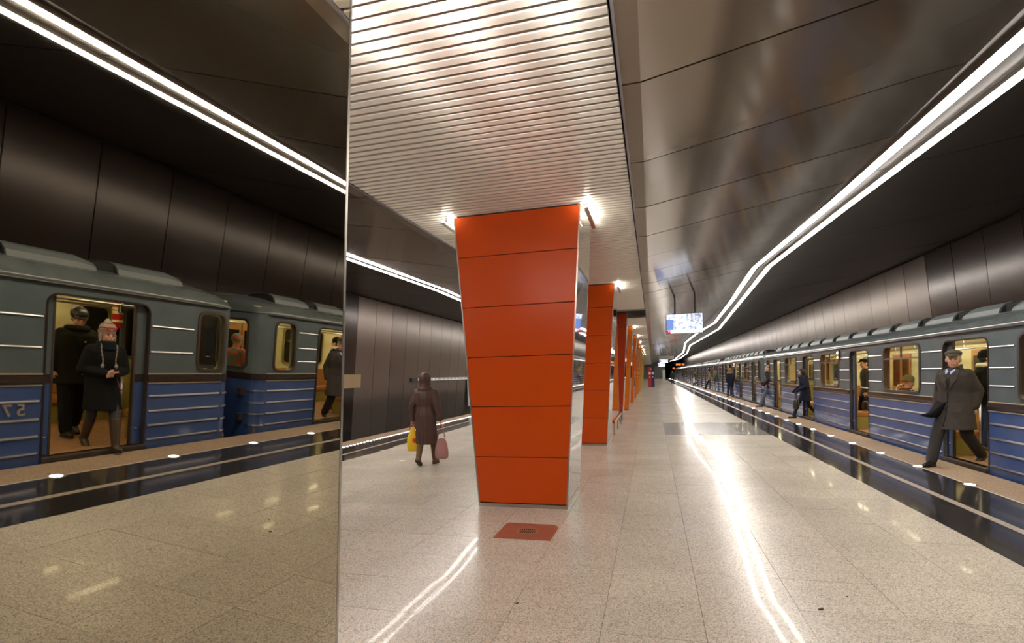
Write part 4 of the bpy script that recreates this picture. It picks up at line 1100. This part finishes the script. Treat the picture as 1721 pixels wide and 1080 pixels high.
        if kind == 'peru':
            for sx in (-1, 1):
                hb = MB()
                c0 = Vector((sx*.040, .090, .100))
                for dx in (-.011, .011): hb.ell(Hm @ (c0+Vector((dx, .0, .006))), (.015, .010, .014), hr, 8, 6)
                hb.ell(Hm @ (c0+Vector((0, .001, -.010))), (.016, .010, .014), hr, 8, 6)
                hb.build('heart', mat('knit_red', (0.55, 0.03, 0.03), 0.9), ho, smooth=True)
    if hood:
        m_, op = hood
        t = MB()
        t.ell(hp(0, -.03, .03), (.112, .125, .135), hr); t.ell(hp(0, -.035, -.06), (.108, .105, .10), hr)
        cap(t, lerp(P['neck'], P['head'], .1)-Vector((0, .02, 0)), hp(0, -.03, -.05), .115, .105)
        sculpt(t, vc, 'hood', m_, body, 3)
    if gloves:
        for q, sg in (('L', -1), ('R', 1)):
            t = MB(); hand(t, P['wr'+q], P['hd'+q], P.get('thumb'+q, Vector((-sg*.4, 1, .2))), P.get('curl', 0.45), 1.12, .011)
            sculpt(t, vb if near else .014, 'glove', gloves, body, 1)
    if extra: extra(body, P, hp, hr, vc)
    s = H/1.74
    body.location = loc; body.rotation_euler = (0, 0, R(heading)); body.scale = (s, s, s)
    return body
def to_world(body, v):
    s = body.scale[0]; a = body.rotation_euler.z; v = Vector(v)*s
    return Vector((v.x*math.cos(a)-v.y*math.sin(a), v.x*math.sin(a)+v.y*math.cos(a), v.z))+body.location

def bag(name, label, top, size, heading, m, kind='tote', trim=None):
    """a carried bag hanging from the point top (the fist)"""
    w_, d_, h_, drop = size
    r_ = empty(name, top, R(heading)); tag(r_, label, 'bag')
    t = MB(); z1 = -drop; z0 = -drop-h_
    n = 18
    def ring(z, a, b):
        return [((abs(math.cos(2*math.pi*i/n))**.6*math.copysign(1, math.cos(2*math.pi*i/n)))*a, (abs(math.sin(2*math.pi*i/n))**.6*math.copysign(1, math.sin(2*math.pi*i/n)))*b, z) for i in range(n)]
    if kind == 'plastic':
        rs = [ring(z0, w_*.40, d_*.34), ring(z0+.02, w_*.47, d_*.45), ring(z0+h_*.4, w_*.5, d_*.5), ring(z0+h_*.75, w_*.40, d_*.36), ring(z1-.02, w_*.22, d_*.18), ring(z1+.05, w_*.10, d_*.10)]
    elif kind == 'slouch':
        rs = [ring(z0, w_*.36, d_*.3), ring(z0+.03, w_*.48, d_*.46), ring(z0+h_*.35, w_*.5, d_*.5), ring(z0+h_*.7, w_*.40, d_*.38), ring(z1, w_*.30, d_*.2)]
    else:
        rs = [ring(z0, w_*.48, d_*.45), ring(z0+.02, w_*.5, d_*.5), ring(z0+h_*.6, w_*.46, d_*.42), ring(z1, w_*.38, d_*.24)]
    t.rings(rs)
    o = t.build('body', m, r_, smooth=True)
    sm = o.modifiers.new('subdivision', 'SUBSURF'); sm.levels = 1; sm.render_levels = 2
    for sy in (-1, 1):
        h = MB(); pr = None
        for i in range(9):
            u = i/8*2-1; x = u*w_*.26; z = -drop+.0+(drop+.0)*(1-u*u); q = Vector((x, sy*d_*.12*(abs(u)), z))
            if pr is not None: h.tube(pr, q, .009, n=6)
            pr = q
        h.build('handle', trim or m, r_, smooth=True)
    return r_

M_GREYCOAT = fabric('grey_brown_wool', (0.050, 0.042, 0.036))
M_GREYTR = fabric('grey_trouser_cloth', (0.040, 0.036, 0.034))
M_TWEED = fabric('grey_tweed', (0.075, 0.066, 0.050), 0.3, 260)
M_BLKLEA = mat('black_leather', (0.012, 0.011, 0.010), 0.4)
M_BLKCLO = fabric('black_cloth', (0.006, 0.006, 0.0065))
M_BLKGRN = fabric('black_green_padded_cloth', (0.010, 0.011, 0.007))
M_NAVY = fabric('navy_padded_cloth', (0.012, 0.014, 0.030))
M_JEANS = fabric('grey_blue_denim', (0.12, 0.14, 0.17))
M_DJEANS = fabric('dark_blue_denim', (0.03, 0.05, 0.11))
M_BROWNC = mat('brown_quilted_coat', (0.075, 0.040, 0.030), 0.55, 0, 0.4, noise=(9, 0.12), bump=0.25, bscale=22)
M_BROWNL = mat('brown_leather', (0.055, 0.030, 0.018), 0.45)
M_TANBOOT = fabric('tan_boot_suede', (0.15, 0.10, 0.055))
M_BLKHAIR = mat('black_hair', (0.010, 0.008, 0.008), 0.45)
M_REDHAIR = mat('reddish_fair_hair', (0.22, 0.10, 0.045), 0.6)
M_WHITEFUR = fabric('white_fur', (0.70, 0.66, 0.56), 0.5, 90)
M_BRFUR = fabric('brown_fur', (0.20, 0.12, 0.055), 0.6, 80)
M_TEALSC = fabric('dark_teal_scarf', (0.003, 0.010, 0.012))
M_OLIVEJ = fabric('olive_jacket', (0.10, 0.10, 0.06))
M_TANJ = fabric('tan_jacket', (0.20, 0.14, 0.09))
M_CHARC = fabric('charcoal_cloth', (0.03, 0.03, 0.032))
M_LIGHTTR = fabric('pale_grey_trousers', (0.38, 0.36, 0.33))
def knit_mat():
    m = bpy.data.materials.new('patterned_knit'); m.use_nodes = True; nt = m.node_tree; b = nt.nodes['Principled BSDF']; b.inputs['Roughness'].default_value = 0.95
    tc = nt.nodes.new('ShaderNodeTexCoord'); sx = nt.nodes.new('ShaderNodeSeparateXYZ'); nt.links.new(tc.outputs['Object'], sx.inputs[0])
    wv = nt.nodes.new('ShaderNodeMath'); wv.operation = 'SINE'
    an = nt.nodes.new('ShaderNodeMath'); an.operation = 'MULTIPLY'; an.inputs[1].default_value = 260.0; nt.links.new(sx.outputs[0], an.inputs[0]); nt.links.new(an.outputs[0], wv.inputs[0])
    w2 = nt.nodes.new('ShaderNodeMath'); w2.operation = 'MULTIPLY_ADD'; w2.inputs[1].default_value = 0.004; nt.links.new(wv.outputs[0], w2.inputs[0]); nt.links.new(sx.outputs[2], w2.inputs[2])
    mr = nt.nodes.new('ShaderNodeMapRange'); mr.inputs[1].default_value = 1.56; mr.inputs[2].default_value = 1.84; nt.links.new(w2.outputs[0], mr.inputs[0])
    cr = nt.nodes.new('ShaderNodeValToRGB'); cr.color_ramp.interpolation = 'CONSTANT'
    base = (0.34, 0.27, 0.20, 1); dark = (0.04, 0.03, 0.035, 1); red = (0.30, 0.07, 0.06, 1)
    e = cr.color_ramp.elements; e[0].position = 0; e[0].color = base; e[1].position = 0.34; e[1].color = red
    for p, c in ((0.38, base), (0.42, red), (0.46, base), (0.50, dark), (0.54, base), (0.72, dark), (0.76, base)):
        k = e.new(p); k.color = c
    nt.links.new(mr.outputs[0], cr.inputs[0]); nt.links.new(cr.outputs[0], b.inputs['Base Color'])
    MATS['patterned_knit'] = m; return m
M_KNIT = knit_mat()
M_COLORJ = None

# man in the grey coat stepping out
ps = stride('R', 0.42, 0.02, 0.10)
ps.update(headscale=1.14, yaw=26, tilt=3, elL=(-.225, -.10, 1.13), wrL=(-.225, -.03, .90), elR=(.23, -.02, 1.13), wrR=(.24, .05, .89), brow=mat('brow_grey', (0.25, 0.22, 0.19), 0.9))
def coat_flap(body, P, hp, hr, vc):
    # the coat tail blown forward, a dark lining
    t = MB(); t.rings([[(.03, .16, .98), (.20, .10, .98), (.26, .10, .80), (.10, .22, .74)], [(.12, .36, .80), (.22, .30, .80), (.24, .27, .76), (.14, .34, .73)], [(.16, .50, .78), (.21, .47, .79), (.22, .46, .77), (.17, .49, .76)]])
    o = t.build('coat_tail', M_BLKCLO, body, smooth=True)
coatman = person('man in grey-brown coat and tweed flat cap stepping out of the open door', (4.64, 10.08, 0.0), 126, 1.82, ps,
       coat=dict(mat=M_GREYCOAT, hem=.56, flare=.25, lapel=fabric('grey_brown_lapel', (0.062, 0.052, 0.044)), inner=mat('dark_jumper', (0.014, 0.010, 0.012), 0.95), shirt=mat('pale_blue_shirt', (0.30, 0.34, 0.62), 0.8), open=1.15, front=M_BLKCLO, thick=1.10, sleeve=.068), trousers=(M_GREYTR, 'wide'), shoes=(M_BLKLEA, 0), hat=(M_TWEED, 'flat'), hair=(mat('grey_hair', (0.30, 0.26, 0.20), 0.8), 'short'), extra=coat_flap, build=1.08)
# passenger right behind him, back half turned
person('dark-jacketed passenger in black hat and white fur collar just behind the coated man', (5.75, 11.55, 0.06), -100, 1.76, dict(yaw=0),
       coat=dict(mat=M_BLKCLO, hem=.80, thick=1.12), trousers=(M_DJEANS, 'jeans'), shoes=(M_TANBOOT, 0), hat=(M_BLKCLO, 'beanie'), hair=(M_BLKHAIR, 'short'), collar=(M_WHITEFUR, .10, .045, 1.50))
# man in black cap in the second door
ps = stride('R', 0.16, 0.02, 0.10); ps.update(wrL=(-.25, .12, .90), tilt=4)
d2 = person('man in black flat cap and leather jacket half hidden by the second door edge', (5.40, 15.95, 0.06), 92, 1.76, ps,
       coat=dict(mat=mat('dark_brown_leather', (0.022, 0.017, 0.014), 0.45), hem=.78), trousers=(M_BLKCLO, 'wide'), shoes=(M_BLKLEA, 0), hat=(M_BLKCLO, 'flat'), hair=(M_BLKHAIR, 'short'))
bag('shoulder_bag', 'small black bag held by the capped man in the second door', to_world(d2, (-.25, .14, .80)), (.30, .14, .24, .12), 92, M_BLKLEA)
# seated passenger seen through the wide window
def seat_pose(): return dict(hipL=(-.09, 0, .50), hipR=(.09, 0, .50), kneeL=(-.11, .42, .52), kneeR=(.11, .42, .52), ankL=(-.11, .44, .10), ankR=(.11, .44, .10), pelvis=(0, .0, .54), chest=(0, .0, .86),
    neck=(0, .02, 1.06), head=(0, .045, 1.20), shL=(-.185, .0, 1.0), shR=(.185, 0, 1.0), elL=(-.23, .05, .74), elR=(.23, .05, .74), wrL=(-.10, .24, .66), wrR=(.10, .24, .66), hdL=(.4, 1, 0), hdR=(-.4, 1, 0), tilt=12)
def seated(label, loc, heading, jm, hat, hair=None, H=1.74):
    def ex(body, P, hp, hr, vc):
        t = MB(); loft(t, [(0, 0, .45, .20, .15), (0, 0, .6, .2, .155), (0, 0, .8, .19, .14), (0, .0, .96, .2, .13), (0, .01, 1.03, .14, .10), (0, .02, 1.08, .075, .075)])
        for q, sg in (('L', -1), ('R', 1)): cap(t, P['sh'+q], P['el'+q], .075, .062); cap(t, P['el'+q], P['wr'+q], .062, .05)
        sculpt(t, .014, 'jacket', jm, body, 3)
    return person(label, loc, heading, H, seat_pose(), near=True, trousers=(M_BLKCLO, 'jeans'), shoes=(M_BLKLEA, 0), hat=hat, hair=hair, extra=ex)
seated('seated passenger in green knit hat seen through the wide train window', (5.10, 13.0, 0.06), -90, M_BLKGRN, (fabric('green_knit', (0.12, 0.13, 0.05), .4, 120), 'beanie'))
# woman in navy with a handbag
ps = stride('R', 0.36, 0.05, 0.14); ps.update(wrR=(.26, .30, .98), elR=(.25, .08, 1.16), hdR=(0, .5, -.8), elL=(-.25, .04, 1.13), wrL=(-.25, .30, .96), hdL=(0, .3, -1), curl=.9)
nv = person('black-haired woman in navy jacket stepping off the train with a black handbag', (4.72, 19.07, 0.0), 84, 1.60, ps,
       coat=dict(mat=M_NAVY, hem=.62, flare=.21, thick=1.08), trousers=(M_BLKCLO, 'slim'), shoes=(M_BLKLEA, .35), hair=(M_BLKHAIR, 'bob'), scarf=M_NAVY, gloves=M_BLKLEA, hood=None, collar=(M_NAVY, .12, .055, 1.44))
hb_ = bag('handbag', 'large black handbag with gold clasp hanging from the navy woman near hand', to_world(nv, (-.25, .34, .87)), (.40, .17, .34, .14), 84, M_BLKLEA)
MB().box(-0.03, 0.03, -.088, -.070, -.36, -.24).build('clasp', mat('gold_metal', (0.75, 0.55, 0.2), .3, 1.0), hb_)
# man in jeans
ps = stride('R', 0.40, 0.05, 0.18)
def redpack(body, P, hp, hr, vc):
    t = MB(); t.ell((0, -.19, 1.18), (.13, .08, .2)); sculpt(t, .018, 'red_rucksack', mat('red_nylon', (0.42, 0.02, 0.02), 0.6), body)
person('fair reddish-haired man in black jacket and grey jeans striding off the train', (4.86, 24.95, 0.0), 80, 1.78, ps, coat=dict(mat=fabric('black_brown_jacket', (0.020, 0.014, 0.012)), hem=.80, thick=1.1), trousers=(M_JEANS, 'wide'),
       shoes=(M_BROWNL, 0), hair=(M_REDHAIR, 'short'), collar=(fabric('black_brown_hood', (0.02, 0.015, 0.012)), .11, .05, 1.45), extra=redpack)
# walking away group farther on
person('woman in navy coat with brown fur hood and jeans walking on the platform edge', (4.50, 34.6, 0.0), 28, 1.72, stride('L', 0.12, 0.02, .06), near=False, coat=dict(mat=M_NAVY, hem=.66, flare=.24, thick=1.12), trousers=(M_DJEANS, 'jeans'), shoes=(fabric('tan_shoe', (0.34, 0.17, 0.06)), .2),
       hood=(M_BRFUR, 0), collar=(M_BRFUR, .12, .06, 1.47))
person('person standing just inside a dark open doorway behind the fur-hooded woman', (5.2, 31.9, 0.06), 90, 1.72, stride('L', .1), near=False, coat=dict(mat=M_BLKCLO, hem=.75), trousers=(M_BLKCLO, 'jeans'), shoes=(M_BLKLEA, 0), hat=(M_BLKCLO, 'beanie'))
person('girl in red and white hat and olive jacket with pale trousers', (4.72, 43.7, 0.0), 70, 1.64, stride('R', .18), near=False, coat=dict(mat=M_OLIVEJ, hem=.78, thick=1.15), trousers=(M_LIGHTTR, 'jeans'), shoes=(fabric('tan_shoe2', (0.40, 0.26, 0.12)), .1), hat=(mat('red_white_knit', (0.45, 0.05, 0.05), .9), 'beanie'), hair=(M_BRFUR, 'long'))
person('man in tan jacket, black trousers and dark cap striding from the third car', (4.84, 49.6, 0.0), 88, 1.74, stride('R', .40), near=False, coat=dict(mat=M_TANJ, hem=.80, thick=1.1), trousers=(M_BLKCLO, 'jeans'), shoes=(M_BLKLEA, 0), hat=(M_BLKCLO, 'beanie'), hair=(M_BLKHAIR, 'short'))
wb_ = person('person in olive coat carrying a white bag far down the platform edge', (4.5, 61.5, 0.0), 60, 1.70, stride('R', .3), near=False, coat=dict(mat=fabric('dark_olive', (0.05, 0.05, 0.03)), hem=.75), trousers=(M_DJEANS, 'jeans'), shoes=(M_BLKLEA, 0), hair=(M_BLKHAIR, 'short'))
bag('carrier_bag', 'white carrier bag in the hand of the far olive-coated person', to_world(wb_, (-.28, .05, 1.05)), (.42, .16, .55, .10), 60, mat('white_plastic', (0.75, 0.74, 0.7), .4), 'plastic')
person('person in khaki jacket just left of the far white bag', (5.05, 70.0, 0.0), 75, 1.72, stride('L', .25), near=False, coat=dict(mat=M_OLIVEJ, hem=.8), trousers=(M_CHARC, 'jeans'), shoes=(M_BLKLEA, 0), hair=(M_BRFUR, 'short'))
person('person in black coat, tiny, with a black rucksack far along the train', (5.0, 80.0, 0.0), 60, 1.72, stride('R', .25), near=False, coat=dict(mat=M_BLKCLO, hem=.7), trousers=(M_LIGHTTR, 'jeans'), shoes=(M_BLKLEA, 0), hair=(M_BLKHAIR, 'short'))
person('tiny person in dark blue jacket beside the fifth car', (4.9, 90.0, 0.0), 40, 1.74, stride('R', .3), near=False, coat=dict(mat=M_NAVY, hem=.8), trousers=(M_CHARC, 'jeans'), shoes=(M_BLKLEA, 0), hair=(M_BLKHAIR, 'short'))
person('tiny farthest person by the end of the train in a grey-green jacket', (4.9, 106.0, 0.0), 20, 1.74, stride('L', .3), near=False, coat=dict(mat=M_OLIVEJ, hem=.75), trousers=(M_CHARC, 'jeans'), shoes=(M_BLKLEA, 0), hair=(M_BLKHAIR, 'short'))
person('lone walker in dark coat in the middle of the far platform', (2.49, 73.0, 0.0), 175, 1.76, stride('R', .2, .02, .1), near=False, coat=dict(mat=M_CHARC, hem=.72, flare=.27, thick=1.3), trousers=(M_BLKCLO, 'slim'), shoes=(M_BLKLEA, .3), hair=(M_BLKHAIR, 'short'))
# hooded woman with two bags, walking away
ps = stride('R', 0.17, 0.02, 0.03); ps.update(elL=(-.265, -.02, 1.12), wrL=(-.285, .03, .86), elR=(.265, -.02, 1.12), wrR=(.285, .03, .86), hdL=(-.05, .05, -1), hdR=(.05, .05, -1), curl=.9)
bw = person('hooded woman in long brown quilted coat walking away on the left platform', (-4.06, 9.14, 0.0), 2, 1.68, ps, coat=dict(mat=M_BROWNC, hem=.40, flare=.215, deep=.9, waist=.9, seams=mat('dark_seam', (0.03, 0.018, 0.014), 0.7), sleeve=.062, thick=1.06), trousers=(M_BLKCLO, 'slim'),
       shoes=(M_TANBOOT, .72), hood=(M_BROWNC, 0), collar=(M_BROWNC, .11, .055, 1.45))
M_YELLOW = mat('yellow_plastic', (0.80, 0.52, 0.01), 0.35, 0, 0.5, bump=0.3, bscale=9)
yb = bag('carrier_bag', 'yellow plastic carrier bag with red handles in the hooded woman left hand', to_world(bw, (-.29, .04, .77)), (.24, .16, .40, .10), 20, M_YELLOW, 'plastic', mat('red_plastic', (0.6, 0.03, 0.01), .4))
MB().box(-.0, .07, -.085, -.070, -.33, -.25).build('red_mark', MATS['red_plastic'], yb)
bag('shopping_bag', 'dusty pink shopping bag with long handles in the hooded woman right hand', to_world(bw, (.29, .04, .77)), (.26, .16, .40, .24), 8, mat('dusty_pink', (0.40, 0.20, 0.19), 0.6, bump=0.3, bscale=10), 'slouch')
# seen in the mirror: girl in a patterned hat stepping out, man behind her
ps = stride('R', 0.24, 0.03, 0.05); ps.update(elL=(-.25, .02, 1.12), wrL=(-.05, .22, 1.08), elR=(.25, .02, 1.12), wrR=(.05, .23, 1.07), hdL=(.9, .35, -.05), hdR=(-.9, .35, -.05), thumbL=(0, .3, 1), thumbR=(0, .3, 1), tilt=7, yaw=-4, curl=.35)
def girl_extra(body, P, hp, hr, vc):
    for sx in (-1, 1):
        t = MB(); a = hp(sx*.085, .03, -.085); prev = a
        for k in range(1, 7):
            q = Vector((sx*(.085+.01*math.sin(k)), .15+.012*k*.5, a.z-.055*k)); t.tube(prev, q, .007, n=6); prev = q
        t.ell(prev, (.022, .02, .03), None, 8, 6)
        t.build('hat_string', fabric('beige_yarn', (0.34, 0.27, 0.20)), body, smooth=True)
    t = MB()
    pts = [(.10, .17, 1.02), (.13, .19, .90), (.16, .19, .84), (.20, .18, .90), (.16, .18, .97)]
    for p, q in zip(pts, pts[1:]): t.tube(p, q, .006, n=6)
    t.build('wrist_strap', mat('purple_strap', (0.14, 0.03, 0.12), .6), body)
person('girl in knitted red-heart hat stepping from the door, seen in the mirror', (4.93, 5.24, 0.03), 106, 1.64, ps, coat=dict(mat=M_BLKCLO, hem=.56, flare=.23, thick=1.1), trousers=(fabric('dark_grey_tights', (0.05, 0.052, 0.06)), 'slim'), shoes=(M_BROWNL, .78),
       hat=(M_KNIT, 'peru'), hair=(M_BRFUR, 'short'), scarf=M_TEALSC, extra=girl_extra)
ps = stride('L', 0.12, 0.05, 0.04); ps.update(tilt=22, yaw=8, elL=(-.25, 0, 1.12), elR=(.25, 0, 1.12))
person('man in dark leather cap looking down behind the knitted-hat girl, in the mirror', (5.88, 5.50, 0.06), 100, 1.80, ps, coat=dict(mat=M_BLKGRN, hem=.72, flare=.23, thick=1.14, front=M_BLKCLO, button=mat('brass_stud', (0.6, 0.5, 0.25), .3, 1)), trousers=(M_BLKCLO, 'wide'), shoes=(M_BLKLEA, 0),
       hat=(M_BLKLEA, 'leather'), hair=(mat('grey_hair', (0.30, 0.26, 0.20), 0.8), 'short'), collar=(M_BLKGRN, .105, .05, 1.47), build=1.08)
cj = bpy.data.materials.new('red_teal_print'); cj.use_nodes = True
nt = cj.node_tree; n_ = nt.nodes.new('ShaderNodeTexNoise'); n_.inputs['Scale'].default_value = 14; tc_ = nt.nodes.new('ShaderNodeTexCoord'); nt.links.new(tc_.outputs['Object'], n_.inputs['Vector'])
cr_ = nt.nodes.new('ShaderNodeValToRGB'); e_ = cr_.color_ramp.elements; e_[0].position = .42; e_[0].color = (.06, .30, .28, 1); e_[1].position = .56; e_[1].color = (.55, .10, .06, 1)
nt.links.new(n_.outputs['Fac'], cr_.inputs[0]); nt.links.new(cr_.outputs[0], nt.nodes['Principled BSDF'].inputs['Base Color']); nt.nodes['Principled BSDF'].inputs['Roughness'].default_value = .8
seated('seated passenger in red and teal patterned jacket behind the end window, seen in the mirror', (6.0, 8.55, 0.36), 0, cj, (cj, 'beanie'))

bpy.data.scenes.remove(BENCH)
